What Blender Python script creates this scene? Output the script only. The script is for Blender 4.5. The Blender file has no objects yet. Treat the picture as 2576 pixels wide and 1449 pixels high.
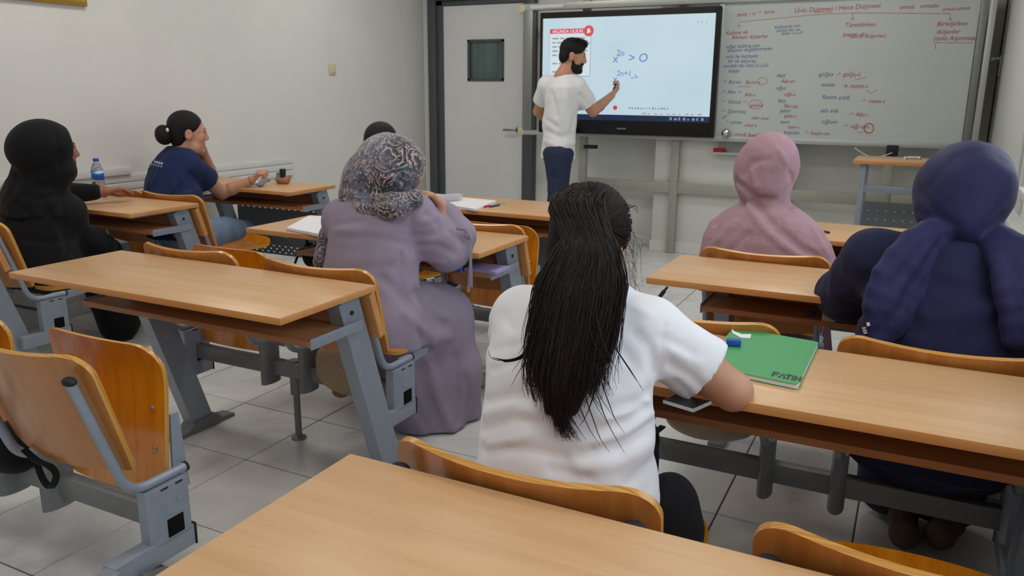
import bpy, bmesh, math, random
import numpy as np
from mathutils import Vector, Matrix, noise

random.seed(7); np.random.seed(7)
scene = bpy.context.scene
COL = scene.collection

# ------------------------------------------------------------------ camera
W_PX, H_PX, F_PX = 2576, 1449, 2023.95
YAW, PITCH, ROLL, CAM_H = 0.46440, 0.24254, 0.00739, 1.3654
_fwd = Vector((-math.sin(YAW)*math.cos(PITCH), math.cos(YAW)*math.cos(PITCH), -math.sin(PITCH)))
_rt0 = Vector((math.cos(YAW), math.sin(YAW), 0)); _up0 = _rt0.cross(_fwd)
CR = math.cos(ROLL)*_rt0 + math.sin(ROLL)*_up0
CU = -math.sin(ROLL)*_rt0 + math.cos(ROLL)*_up0
CO = Vector((0, 0, CAM_H))
cam_d = bpy.data.cameras.new('camera'); cam = bpy.data.objects.new('camera', cam_d); COL.objects.link(cam)
cam_d.sensor_width = 36; cam_d.lens = F_PX/W_PX*36; cam_d.clip_start = 0.02
cam.matrix_world = Matrix(((CR.x, CU.x, -_fwd.x, CO.x), (CR.y, CU.y, -_fwd.y, CO.y), (CR.z, CU.z, -_fwd.z, CO.z), (0, 0, 0, 1)))
scene.camera = cam
cam_d.dof.use_dof = True; cam_d.dof.focus_distance = 1.75; cam_d.dof.aperture_fstop = 11

def at(u, v, y=None, x=None, z=None):
    """world point seen at a photo position, on the plane y=, x= or z= where the thing stands"""
    u, v = float(u), float(v); r = CR*((u-W_PX/2)/F_PX) - CU*((v-H_PX/2)/F_PX) + _fwd
    if y is not None: t = (y-CO.y)/r.y
    elif x is not None: t = (x-CO.x)/r.x
    else: t = (z-CO.z)/r.z
    return CO + r*float(t)

# ------------------------------------------------------------------ world, lights, exposure
XL, XR, YF, YB, ZC = -4.50, 0.47, 7.00, -2.2, 2.9
world = bpy.data.worlds.new('world'); scene.world = world; world.use_nodes = True
world.node_tree.nodes['Background'].inputs[0].default_value = (0.75, 0.87, 1.0, 1)
world.node_tree.nodes['Background'].inputs[1].default_value = 1.0
scene.view_settings.view_transform = 'Standard'; scene.view_settings.look = 'None'
scene.view_settings.exposure = 0.0; scene.view_settings.gamma = 1.0
scene.view_settings.use_curve_mapping = False
WINDOWS = [(-1.7, 0.1), (0.5, 2.3), (2.7, 4.3)]        # y spans of the windows in the right wall
WIN_Z = (0.95, 2.35)
def area(name, loc, rot, sx, sy, power, col):
    d = bpy.data.lights.new(name, 'AREA'); d.shape = 'RECTANGLE'; d.size = sx; d.size_y = sy; d.energy = power; d.color = col
    o = bpy.data.objects.new(name, d); COL.objects.link(o); o.location = loc; o.rotation_euler = rot
    return o
DAY = 27; LAMP = 12.2
for i, (a, b) in enumerate(WINDOWS):
    area('daylight', (XR+0.42, (a+b)/2, (WIN_Z[0]+WIN_Z[1])/2+0.1), (0, math.radians(78), 0), 1.5, b-a, DAY, (0.80, 0.90, 1.0))
LAMPS = [(-3.3, 0.6), (-0.9, 0.6), (-3.3, 3.0), (-0.9, 3.0), (-3.3, 5.2), (-0.9, 5.2)]

# ------------------------------------------------------------------ helpers
def link(o, parent=None):
    COL.objects.link(o)
    if parent is not None: o.parent = parent
    return o
def tag(o, label=None, cat=None, group=None, kind=None):
    if label: o['label'] = label
    if cat: o['category'] = cat
    if group: o['group'] = group
    if kind: o['kind'] = kind
    return o
def empty(name, loc=(0, 0, 0), label=None, cat=None, group=None):
    o = bpy.data.objects.new(name, None); o.location = loc; o.empty_display_size = 0.05
    link(o); return tag(o, label, cat, group)
def obj(name, me, mat=None, parent=None, smooth=False):
    """me: mesh or bmesh"""
    if isinstance(me, bmesh.types.BMesh):
        bm = me; me = bpy.data.meshes.new(name); bm.normal_update(); bm.to_mesh(me); bm.free()
    if mat is not None and len(me.materials) == 0: me.materials.append(mat)
    if smooth:
        me.polygons.foreach_set('use_smooth', [True]*len(me.polygons))
        if smooth is not True: me.set_sharp_from_angle(angle=math.radians(smooth))
    return link(bpy.data.objects.new(name, me), parent)
def put(o, loc):
    """give the object its origin at loc (mesh stays where it is in the world of its parent)"""
    o.data.transform(Matrix.Translation(-Vector(loc))); o.location = loc; return o
def bx(bm, x0, x1, y0, y1, z0, z1, bev=0.0, seg=2, M=None):
    vs = [bm.verts.new((x, y, z)) for z in (z0, z1) for y in (y0, y1) for x in (x0, x1)]
    fs = [bm.faces.new([vs[i] for i in f]) for f in ((0, 2, 3, 1), (4, 5, 7, 6), (0, 1, 5, 4), (2, 6, 7, 3), (0, 4, 6, 2), (1, 3, 7, 5))]
    if bev:
        es = list({e for f in fs for e in f.edges})
        r = bmesh.ops.bevel(bm, geom=es, offset=bev, segments=seg, affect='EDGES', profile=0.5)
        vs = list({v for f in r['faces'] for v in f.verts} | {v for v in vs if v.is_valid})
    if M is not None: bmesh.ops.transform(bm, matrix=M, verts=[v for v in vs if v.is_valid])
    return vs
def boxo(name, x0, x1, y0, y1, z0, z1, mat, parent=None, bev=0.0, M=None):
    bm = bmesh.new(); bx(bm, x0, x1, y0, y1, z0, z1, bev, 2, M); return obj(name, bm, mat, parent, 40 if bev else False)
def frames(pts):
    T = []
    for i in range(len(pts)):
        a = pts[max(i-1, 0)]; b = pts[min(i+1, len(pts)-1)]; T.append((b-a).normalized())
    n = T[0].orthogonal().normalized(); out = []
    for t in T:
        n = (n - t*n.dot(t))
        n = n.normalized() if n.length > 1e-6 else t.orthogonal().normalized()
        out.append((t, n, t.cross(n)))
    return out
def tube(bm, pts, r, n=10, sec=None, up=None, cap=True):
    """swept tube; r number or list; sec: list of (a,b) section points instead of a circle; up fixes the first axis"""
    pts = [Vector(p) for p in pts]; fr = frames(pts); rings = []
    rr = r if isinstance(r, (list, tuple)) else [r]*len(pts)
    for p, (t, a, b), q in zip(pts, fr, rr):
        if up is not None:
            a = Vector(up); a = (a - t*a.dot(t)).normalized(); b = t.cross(a)
        s = sec if sec else [(math.cos(2*math.pi*i/n), math.sin(2*math.pi*i/n)) for i in range(n)]
        rings.append([bm.verts.new(p + a*(c*q) + b*(d*q)) for c, d in s])
    m = len(rings[0])
    for i in range(len(rings)-1):
        for j in range(m):
            bm.faces.new((rings[i][j], rings[i][(j+1) % m], rings[i+1][(j+1) % m], rings[i+1][j]))
    if cap:
        bm.faces.new(rings[0][::-1]); bm.faces.new(rings[-1])
    return rings
def rsec(w, h):                                       # rectangular section for tube()
    return [(-w/2, -h/2), (w/2, -h/2), (w/2, h/2), (-w/2, h/2)]
def arc_pts(pts, rad, n=6):
    """polyline with rounded corners"""
    pts = [Vector(p) for p in pts]; out = [pts[0]]
    for i in range(1, len(pts)-1):
        a, p, b = pts[i-1], pts[i], pts[i+1]; da = (a-p).normalized(); db = (b-p).normalized()
        d = min(rad, (a-p).length*.45, (b-p).length*.45); s, e = p+da*d, p+db*d
        for k in range(n+1):
            t = k/n; out.append(s*(1-t)**2 + p*2*t*(1-t) + e*t*t)
    out.append(pts[-1]); return out
def disc(bm, c, axis, r, h, n=14):
    c = Vector(c); a = Vector(axis).normalized(); tube(bm, [c, c+a*h], r, n)
def lathe(bm, prof, c=(0, 0, 0), n=20):
    rings = []
    for r, z in prof:
        rings.append([bm.verts.new((c[0]+r*math.cos(2*math.pi*i/n), c[1]+r*math.sin(2*math.pi*i/n), c[2]+z)) for i in range(n)])
    for i in range(len(rings)-1):
        for j in range(n): bm.faces.new((rings[i][j], rings[i][(j+1) % n], rings[i+1][(j+1) % n], rings[i+1][j]))
    bm.faces.new(rings[0][::-1]); bm.faces.new(rings[-1])

# ------------------------------------------------------------------ materials
def srgb(r, g, b):
    f = lambda c: (c/255/12.92) if c/255 <= 0.04045 else ((c/255+0.055)/1.055)**2.4
    return (f(r), f(g), f(b), 1)
class NT:
    def __init__(s, name):
        s.m = bpy.data.materials.new(name); s.m.use_nodes = True; s.t = s.m.node_tree
        s.b = s.t.nodes['Principled BSDF']; s.o = s.t.nodes['Material Output']
    def n(s, typ, **kw):
        x = s.t.nodes.new(typ)
        for k, v in kw.items(): setattr(x, k, v)
        return x
    def l(s, a, b): s.t.links.new(a, b)
    def coord(s, scale=(1, 1, 1), rot=(0, 0, 0), kind='Object', loc=(0, 0, 0)):
        c = s.n('ShaderNodeTexCoord'); m = s.n('ShaderNodeMapping'); m.inputs['Scale'].default_value = scale
        m.inputs['Rotation'].default_value = rot; m.inputs['Location'].default_value = loc
        s.l(c.outputs[kind], m.inputs['Vector']); return m.outputs['Vector']
    def noise(s, vec, scale, detail=4, rough=.55, dist=0):
        x = s.n('ShaderNodeTexNoise'); x.inputs['Scale'].default_value = scale; x.inputs['Detail'].default_value = detail
        x.inputs['Roughness'].default_value = rough; x.inputs['Distortion'].default_value = dist
        s.l(vec, x.inputs['Vector']); return x.outputs['Fac']
    def ramp(s, fac, stops):
        x = s.n('ShaderNodeValToRGB'); e = x.color_ramp.elements
        while len(e) < len(stops): e.new(0.5)
        for el, (p, c) in zip(e, stops): el.position = p; el.color = c
        s.l(fac, x.inputs['Fac']); return x.outputs['Color']
    def mix(s, fac, a, b, mode='MIX'):
        x = s.n('ShaderNodeMix', data_type='RGBA', blend_type=mode)
        for sock, v in ((x.inputs[0], fac), (x.inputs[6], a), (x.inputs[7], b)):
            if isinstance(v, (int, float)): sock.default_value = v
            elif isinstance(v, (tuple, list)): sock.default_value = v
            else: s.l(v, sock)
        return x.outputs[2]
    def math(s, op, a, b=0.0):
        x = s.n('ShaderNodeMath', operation=op)
        for sock, v in ((x.inputs[0], a), (x.inputs[1], b)):
            if isinstance(v, (int, float)): sock.default_value = v
            else: s.l(v, sock)
        return x.outputs[0]
    def base(s, c):
        if isinstance(c, tuple): s.b.inputs['Base Color'].default_value = c
        else: s.l(c, s.b.inputs['Base Color'])
    def bump(s, h, strength=.3, dist=.01):
        x = s.n('ShaderNodeBump'); x.inputs['Strength'].default_value = strength; x.inputs['Distance'].default_value = dist
        s.l(h, x.inputs['Height']); s.l(x.outputs['Normal'], s.b.inputs['Normal'])
    def set(s, **kw):
        for k, v in kw.items(): s.b.inputs[k.replace('_', ' ')].default_value = v
        return s
def plain(name, col, rough=.5, metal=0, spec=.5, nz=0.0, nscale=40, bump=0.0):
    t = NT(name); t.set(Roughness=rough, Metallic=metal); t.b.inputs['Specular IOR Level'].default_value = spec
    v = t.coord()
    if nz:
        f = t.noise(v, nscale, 5); c2 = tuple(x*(1-nz) for x in col[:3])+(1,); c1 = tuple(min(1, x*(1+nz)) for x in col[:3])+(1,)
        t.base(t.ramp(f, [(.3, c2), (.7, c1)]))
    else:
        t.base(col)
    if bump: t.bump(t.noise(v, nscale*2, 4), bump, .004)
    return t.m
def wood(name, c0, c1, c2, scale=(1.6, 22, 22), rough=.38, coat=0.0, pores=True):
    t = NT(name); v = t.coord(scale)
    big = t.noise(v, 1.3, 6, .6, .6); col = t.ramp(big, [(.25, c0), (.5, c1), (.8, c2)])
    if pores:
        p = t.noise(t.coord((scale[0]*6, scale[1]*5, scale[2]*5)), 2.2, 3, .6)
        col = t.mix(t.ramp(p, [(.60, (0, 0, 0, 1)), (.74, (.42, .42, .42, 1))]), col, tuple(x*.55 for x in c0[:3])+(1,))
    w = t.noise(t.coord(), 6, 3)
    col = t.mix(t.ramp(w, [(.35, (0, 0, 0, 1)), (.75, (.12, .12, .12, 1))]), col, tuple(x*.8 for x in c0[:3])+(1,))
    t.base(col); t.set(Roughness=rough); t.b.inputs['Coat Weight'].default_value = coat; t.b.inputs['Coat Roughness'].default_value = .18
    t.bump(big, .06, .002)
    return t.m
def fabric(name, col, var=.12, weave=900, rough=.9, bump=.25, sheen=.05, soft=14, softbump=.25):
    t = NT(name); v = t.coord()
    f = t.noise(v, soft, 5, .6)
    c2 = tuple(x*(1-var) for x in col[:3])+(1,); c1 = tuple(min(1, x*(1+var)) for x in col[:3])+(1,)
    t.base(t.ramp(f, [(.3, c2), (.7, c1)])); t.set(Roughness=rough)
    t.b.inputs['Sheen Weight'].default_value = sheen*.12; t.b.inputs['Sheen Roughness'].default_value = .5
    t.b.inputs['Specular IOR Level'].default_value = .2
    h = t.math('ADD', t.math('MULTIPLY', t.noise(v, weave, 2), .12), t.math('MULTIPLY', t.noise(t.coord((1, 1, .45)), soft*1.3, 3, .5, 1.2), softbump))
    t.bump(h, bump, .03)
    return t.m
M = {}
M['wall'] = plain('wall_paint', srgb(214, 213, 209), .75, nz=.025, nscale=3, bump=.08)
M['wall_white'] = plain('white_paint', srgb(222, 222, 216), .6, nz=.02, nscale=4)
M['ceiling'] = plain('ceiling_paint', srgb(225, 225, 222), .9, nz=.01)
M['grout'] = plain('grout', srgb(92, 90, 84), .9, nz=.15, nscale=20)
M['desk'] = wood('beech_laminate', srgb(191, 147, 103), srgb(201, 159, 114), srgb(209, 168, 124), (1.5, 24, 24), .36)
M['desk_edge'] = wood('beech_edge_band', srgb(190, 128, 70), srgb(203, 142, 82), srgb(211, 154, 92), (2, 14, 14), .42, pores=False)
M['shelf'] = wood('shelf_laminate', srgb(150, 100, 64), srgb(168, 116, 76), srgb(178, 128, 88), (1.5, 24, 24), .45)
M['ply'] = wood('varnished_plywood', srgb(176, 98, 10), srgb(200, 122, 18), srgb(214, 140, 34), (26, 26, 2.0), .24, coat=.5)
M['ply_back'] = wood('varnished_plywood_dark', srgb(172, 104, 46), srgb(190, 122, 58), srgb(203, 137, 72), (26, 26, 2.0), .28, coat=.35)
def ply_edge():
    t = NT('plywood_edge'); v = t.coord((1, 1, 1))
    wv = t.noise(t.coord((3, 500, 3)), 1, 2); t.base(t.ramp(wv, [(.4, srgb(168, 112, 44)), (.6, srgb(206, 154, 74))])); t.set(Roughness=.3); return t.m
M['ply_edge'] = ply_edge()
M['metal'] = plain('grey_blue_powder_coat', srgb(146, 155, 168), .42, .25, nz=.05, nscale=30)
M['metal_dark'] = plain('grey_powder_coat', srgb(120, 122, 122), .45, .2, nz=.08, nscale=25)
M['black_plastic'] = plain('black_plastic', srgb(38, 40, 44), .65, spec=.25)
M['black_metal'] = plain('black_sheet_metal', srgb(40, 41, 42), .5, .2)
M['grey_sheet'] = plain('grey_sheet_metal', srgb(112, 118, 123), .5, .3, nz=.04)
M['bolt'] = plain('bolt_steel', srgb(170, 168, 160), .3, .9)
M['alu'] = plain('aluminium', srgb(188, 192, 190), .42, .5, nz=.03)
M['alu_dark'] = plain('aluminium_dull', srgb(138, 142, 140), .45, .5, nz=.05)
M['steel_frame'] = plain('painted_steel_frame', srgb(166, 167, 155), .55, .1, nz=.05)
M['door_frame'] = plain('anthracite_paint', srgb(74, 78, 82), .45, nz=.04)
M['door'] = plain('white_door_laminate', srgb(216, 217, 217), .42, nz=.015, nscale=3)
M['board'] = plain('whiteboard_enamel', srgb(192, 200, 198), .22, nz=.03, nscale=3)
M['pvc'] = plain('white_pvc', srgb(214, 218, 218), .4)
M['bezel'] = plain('glossy_black_bezel', srgb(14, 15, 17), .25)
M['gold'] = plain('gold_frame', srgb(176, 140, 60), .35, .5, nz=.12, nscale=15)
M['cream_plastic'] = plain('aged_cream_plastic', srgb(206, 196, 164), .5)
M['paper'] = plain('paper', srgb(226, 226, 230), .8, nz=.02)
M['glass'] = NT('window_glass').set(Roughness=.02, Alpha=.18).m
M['glass'].node_tree.nodes['Principled BSDF'].inputs['Base Color'].default_value = (.8, .9, .9, 1)
def emis(name, col, s):
    t = NT(name); t.base((0, 0, 0, 1)); t.b.inputs['Emission Color'].default_value = col; t.b.inputs['Emission Strength'].default_value = s; t.set(Roughness=.4); return t.m
def tile_mat():
    t = NT('marbled_floor_tile'); oi = t.n('ShaderNodeObjectInfo'); v = t.coord((1, 1, 1))
    add = t.n('ShaderNodeVectorMath', operation='ADD'); mul = t.n('ShaderNodeVectorMath', operation='SCALE')
    cmb = t.n('ShaderNodeCombineXYZ'); t.l(oi.outputs['Random'], cmb.inputs[0]); t.l(oi.outputs['Random'], cmb.inputs[1])
    t.l(cmb.outputs[0], mul.inputs[0]); mul.inputs['Scale'].default_value = 37
    t.l(v, add.inputs[0]); t.l(mul.outputs[0], add.inputs[1])
    f = t.noise(add.outputs[0], 3.2, 7, .62, 1.4)
    c = t.ramp(f, [(.30, srgb(196, 196, 193)), (.46, srgb(214, 215, 213)), (.62, srgb(223, 224, 222))])
    g = t.noise(add.outputs[0], 1.6, 3); c = t.mix(t.ramp(g, [(.4, (0, 0, 0, 1)), (.8, (.22, .22, .22, 1))]), c, srgb(194, 191, 185))
    t.base(c); t.set(Roughness=.28); t.bump(t.noise(v, 9, 3), .03, .002); return t.m
M['tile'] = tile_mat()

# ------------------------------------------------------------------ room shell
TS = 0.41828; TX, TY = -2.5618, 2.4666          # tile size, one joint crossing
fl = tag(boxo('floor', XL-.1, XR+.1, YB-.1, YF+.1, -0.1, -0.006, M['grout']), kind='structure')
bm = bmesh.new(); g = .0028
bx(bm, g, TS-g, g, TS-g, -0.012, 0, .0018, 1); me_t = bpy.data.meshes.new('floor_tile'); bm.to_mesh(me_t); bm.free(); me_t.materials.append(M['tile'])
i0 = math.floor((XL-TX)/TS); i1 = math.ceil((XR-TX)/TS); j0 = math.floor((-0.6-TY)/TS); j1 = math.ceil((YF-TY)/TS)
for i in range(i0, i1):
    for j in range(j0, j1):
        o = bpy.data.objects.new('floor_tile', me_t); o.location = (TX+i*TS, TY+j*TS, random.uniform(-.0004, .0004)); link(o, fl)
wl = tag(boxo('wall_left', XL-.15, XL, YB-.1, YF+.1, -.1, ZC, M['wall']), kind='structure')
wf = tag(boxo('wall_front', XL-.15, XR+.3, YF, YF+.15, -.1, ZC, M['wall_white']), kind='structure')
tag(boxo('wall_back', XL-.15, XR+.3, YB-.15, YB, -.1, ZC, M['wall']), kind='structure')
tag(boxo('ceiling', XL-.15, XR+.3, YB-.15, YF+.15, ZC, ZC+.1, M['ceiling']), kind='structure')
bm = bmesh.new()
bx(bm, XR, XR+.22, YB, YF, -.1, WIN_Z[0]); bx(bm, XR, XR+.22, YB, YF, WIN_Z[1], ZC)
ys = [YB]+[c for ab in WINDOWS for c in ab]+[YF]
for a, b in zip(ys[::2], ys[1::2]): bx(bm, XR, XR+.22, a, b, WIN_Z[0], WIN_Z[1])
tag(obj('wall_right', bm, M['wall_white']), kind='structure')
for i, (a, b) in enumerate(WINDOWS):
    w = tag(empty('window_%d' % (i+1), (XR+.1, (a+b)/2, WIN_Z[0])), kind='structure')
    h = WIN_Z[1]-WIN_Z[0]; d = (b-a)/2; bm = bmesh.new()
    bx(bm, -.03, .03, -d, d, 0, .06); bx(bm, -.03, .03, -d, d, h-.06, h)
    for c in (-d, -.03, d-.06): bx(bm, -.03, .03, c, c+.06, .06, h-.06)
    obj('window_frame', bm, M['pvc'], w)
    for c in (-d+.06, .03): boxo('window_pane', -.004, .004, c, c+d-.09, .06, h-.06, M['glass'], w)
    boxo('window_sill', -.16, -.03, -d-.03, d+.03, -.035, 0, M['pvc'], w, .006)
# small white window panel with its handle at the front end of the right wall
w = tag(empty('window_4', (XR, 5.9, .8)), kind='structure')
boxo('window_frame', -.02, .0, -1.3, 1.05, 0, 1.75, M['pvc'], w, .004)
boxo('window_sash', -.035, -.02, -1.2, .98, .07, 1.68, M['pvc'], w, .006)
bm = bmesh.new(); bx(bm, -.047, -.035, .915, .945, .68, .82, .004); bm2 = obj('window_handle', bm, M['cream_plastic'], w, 40)
bm = bmesh.new(); tube(bm, arc_pts([(-.035, .93, .80), (-.085, .93, .80), (-.10, .82, .79)], .02), .010, 8); obj('handle_lever', bm, M['pvc'], w, True)
tag(boxo('trim_1', XR-.05, XR, 3.2, YF, .715, .75, M['pvc'], None, .004), kind='structure')
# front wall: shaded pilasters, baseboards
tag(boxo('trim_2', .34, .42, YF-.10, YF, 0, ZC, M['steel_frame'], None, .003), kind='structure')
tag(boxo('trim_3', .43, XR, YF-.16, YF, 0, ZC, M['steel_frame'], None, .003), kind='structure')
# column and baseboards of the front wall
YC, YS, YT = 6.76, 6.66, 6.56               # column face, steel frame / board face, screen face
xa, xb = at(1643, 500, y=YC).x, at(1984, 500, y=YC).x
tag(boxo('trim_4', xa, xb, YC, YF, 0, ZC, M['wall_white'], None, .004), kind='structure')
bm = bmesh.new(); bx(bm, XL, xa, YF-.012, YF, 0, .09, .003); bx(bm, xa-.012, xb+.012, YC-.012, YC+.02, 0, .09, .003); bx(bm, xb, XR, YF-.012, YF, 0, .09, .003)
tag(obj('baseboard_front', bm, M['wall_white']), kind='structure')
tag(boxo('baseboard_left', XL, XL+.012, YB, YF, 0, .08, M['wall'], None, .003), kind='structure')
# dado cable duct on the left wall
p1, p2 = at(737, 396, x=XL+.02), at(737, 442, x=XL+.02)
zt, zb = p1.z, p2.z; ye = p1.y
d = tag(empty('cable_duct', (XL, ye-2, zb)), 'white cable duct running along the left wall behind the seated students', 'cable duct')
for k in range(3):
    z0 = (zt-zb)*k/3; boxo('duct_panel', 0, .02-.002*k, -2.6, 2.0, z0+.002, z0+(zt-zb)/3-.002, M['wall'], d, .002)
boxo('duct_end', 0, .012, 2.0, 2.012, 0, zt-zb, M['wall_white'], d)
pe = at(335, 416, x=XL+.05)
boxo('duct_cover', 0.012, .03, -2.6, pe.y-(ye-2), (zt-zb), (zt-zb)+.05, M['wall'], d, .003)
# light switch
p = at(835, 174, x=XL)
s = tag(empty('light_switch', (XL, p.y, p.z)), 'small cream light switch on the left wall', 'switch')
boxo('switch_plate', 0, .012, -.042, .042, -.045, .045, M['cream_plastic'], s, .004); boxo('rocker', .012, .018, -.028, .028, -.03, .03, M['cream_plastic'], s, .003)
# gold picture frame, upper left
p = at(219, 17, x=XL+.02); q0 = at(-60, 0, x=XL+.02)
fr = tag(empty('picture_frame', (XL, p.y, p.z)), 'gold picture frame high on the left wall', 'picture frame')
def mitre(bm, L, Hh, w, d):
    o = [(0, 0), (-L, 0), (-L, Hh), (0, Hh)]; ii = [(-w, w), (-L+w, w), (-L+w, Hh-w), (-w, Hh-w)]
    prof = [(0, 0), (0, d*.7), (.45, d), (1, d*.45), (1, 0)]
    for k in range(4):
        a, b, ai, bi = o[k], o[(k+1) % 4], ii[k], ii[(k+1) % 4]; rows = []
        for (A, B) in ((a, ai), (b, bi)):
            rows.append([bm.verts.new((x_, A[0]+(B[0]-A[0])*t, A[1]+(B[1]-A[1])*t)) for t, x_ in prof])
        for m in range(len(prof)-1): bm.faces.new((rows[0][m], rows[1][m], rows[1][m+1], rows[0][m+1]))
bm = bmesh.new(); mitre(bm, .62, .82, .05, .035); bmesh.ops.recalc_face_normals(bm, faces=bm.faces); obj('frame_moulding', bm, M['gold'], fr)
boxo('picture', .004, .010, -.58, -.04, .04, .78, plain('dark_picture', srgb(78, 66, 56), .4, nz=.3, nscale=5), fr)

# ---- door in the front wall
pl, pr, pt = at(1124, 250, y=YF).x, at(1322, 420, y=YF).x, at(1200, 14, y=YF).z
dw = empty('door_1', ((pl+pr)/2, YF, 0)); tag(dw, kind='structure'); hw = (pr-pl)/2
y0 = .0
wA, wB = at(1184, 102, y=YF), at(1272, 203, y=YF)
wx0, wx1, wz0, wz1 = wA.x-dw.location.x, wB.x-dw.location.x, wB.z, wA.z
bm = bmesh.new()
bx(bm, -hw, wx0, -.045, -.005, .01, pt); bx(bm, wx1, hw, -.045, -.005, .01, pt); bx(bm, wx0, wx1, -.045, -.005, .01, wz0); bx(bm, wx0, wx1, -.045, -.005, wz1, pt)
obj('door_leaf', bm, M['door'], dw)
bm = bmesh.new(); t_ = .018
bx(bm, wx0-t_*.3, wx0+t_, -.055, -.006, wz0, wz1); bx(bm, wx1-t_, wx1+t_*.3, -.055, -.006, wz0, wz1); bx(bm, wx0-t_*.3, wx1+t_*.3, -.055, -.006, wz1-t_, wz1+t_*.3); bx(bm, wx0-t_*.3, wx1+t_*.3, -.055, -.006, wz0-t_*.3, wz0+t_)
obj('window_trim', bm, M['door_frame'], dw)
gm = NT('dim_door_glass'); gv = gm.coord((1, 1, 1)); gm.base(gm.ramp(gm.noise(gm.coord((9, 1, .6)), 1, 1), [(.35, srgb(64, 84, 84)), (.6, srgb(92, 112, 110))])); gm.set(Roughness=.06)
boxo('door_glass', wx0+.01, wx1-.01, -.028, -.02, wz0+.01, wz1-.01, gm.m, dw)
bm = bmesh.new(); fw = .16; ft = at(1200, -8, y=YF-.06).z
bx(bm, -hw-.155, -hw-.07, -.09, .0, 0, pt+.09, .004); bx(bm, -hw-.07, -hw-.002, -.06, .0, 0, pt+.05, .003); bx(bm, hw+.002, hw+.11, -.09, .0, 0, pt+.09, .004)
bx(bm, -hw-.155, hw+.11, -.092, .0, pt+.05, pt+.15, .004); bx(bm, -hw-.07, hw+.03, -.06, .0, pt+.005, pt+.05, .003)
obj('door_frame', bm, M['door_frame'], dw, 40)
bm = bmesh.new(); hz = at(1302, 327, y=YF-.06).z
tube(bm, arc_pts([(hw-.06, -.045, hz), (hw-.06, -.10, hz), (hw-.19, -.10, hz)], .02), .009, 8); disc(bm, (hw-.06, -.045, hz), (0, -1, 0), .025, .008)
obj('door_handle', bm, M['alu_dark'], dw, True)

# ---- steel frame that carries board and screen
fx = [at(1461, 420, y=YS).x, at(1694, 420, y=YS).x, at(2235, 420, y=YS).x]
sf = tag(empty('steel_stand', (fx[1], YS+.055, 0)), 'grey steel frame of posts and rails carrying the board', 'stand')
zb_ = at(1694, 350, y=YS).z
for k, x in enumerate(fx):
    boxo('post', x-fx[1]-.033, x-fx[1]+.033, -.03, .02, 0, 2.1, M['steel_frame'], sf, .004)
zr = at(1580, 467, y=YS).z
for a, b in zip(fx, fx[1:]): boxo('rail', a-fx[1]+.033, b-fx[1]-.033, -.02, .01, zr-.045, zr+.045, M['steel_frame'], sf, .003)
boxo('rail', fx[2]-fx[1]+.033, XR-.14-fx[1], -.02, .01, zr-.045, zr+.045, M['steel_frame'], sf, .003)
p = at(1484, 370, y=YS-.01)
bm = bmesh.new(); bx(bm, p.x-fx[1]-.05, p.x-fx[1]+.06, -.09, -.03, p.z-.012, p.z+.018, .003); obj('hook_bracket', bm, M['black_plastic'], sf, 40)
# ---- board outer frame with rails
bl, br = at(1316, 200, y=YS).x, at(2452, 200, y=YS).x
zlo, zhi = at(1700, 343, y=YS).z, at(1600, 14, y=YS).z
wbd = tag(empty('whiteboard', (at(2140, 180, y=YS).x, YS, zlo)), 'long aluminium framed whiteboard covered in red and blue handwriting', 'whiteboard')
ox = wbd.location.x
def wb(name, x0, x1, y0, y1, z0, z1, m, bev=.003): return boxo(name, x0-ox, x1-ox, y0, y1, z0-zlo, z1-zlo, m, wbd, bev)
wb('bottom_rail', bl-.01, br+.03, -.045, .02, zlo-.025, zlo+.015, M['alu']); wb('top_rail', bl-.01, br+.03, -.045, .02, zhi-.01, zhi+.045, M['alu'])
wb('side_channel', bl+.02, bl+.11, -.05, .02, zlo+.015, zhi-.01, M['alu_dark'])
xr0 = at(2440, 200, y=YS).x
wb('side_channel', xr0+.005, xr0+.05, -.03, .02, zlo+.01, zhi, M['alu_dark']); wb('side_channel', xr0+.06, xr0+.10, -.05, .02, zlo+.01, zhi, M['alu'])
for z in (zlo, zhi): wb('corner_cap', bl-.03, bl+.035, -.05, .025, z-.03, z+.04, M['cream_plastic'], .012)
xs0 = at(1812, 180, y=YS).x
wb('writing_surface', xs0, xr0, -.012, .015, zlo+.015, zhi-.01, M['board'], 0)
wb('edge_strip', xs0-.03, xs0+.005, -.028, .015, zlo+.015, zhi-.01, M['alu'])
wb('latch_plate', bl+.08, bl+.40, -.052, -.045, zhi+.0, zhi+.03, M['pvc'])
# crumpled foil ball stuck at the lower left corner of the writing surface
p = at(1828, 335, y=YS-.03)
bm = bmesh.new(); bmesh.ops.create_icosphere(bm, subdivisions=3, radius=.036)
for v in bm.verts: v.co *= 1+.16*noise.noise(v.co*60)
fb = obj('foil_ball', bm, plain('crumpled_foil', srgb(190, 188, 184), .28, .95), None); fb.location = (p.x, YS-.056, p.z); tag(fb, 'crumpled silver foil ball at the lower left corner of the whiteboard', 'foil ball')
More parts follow.
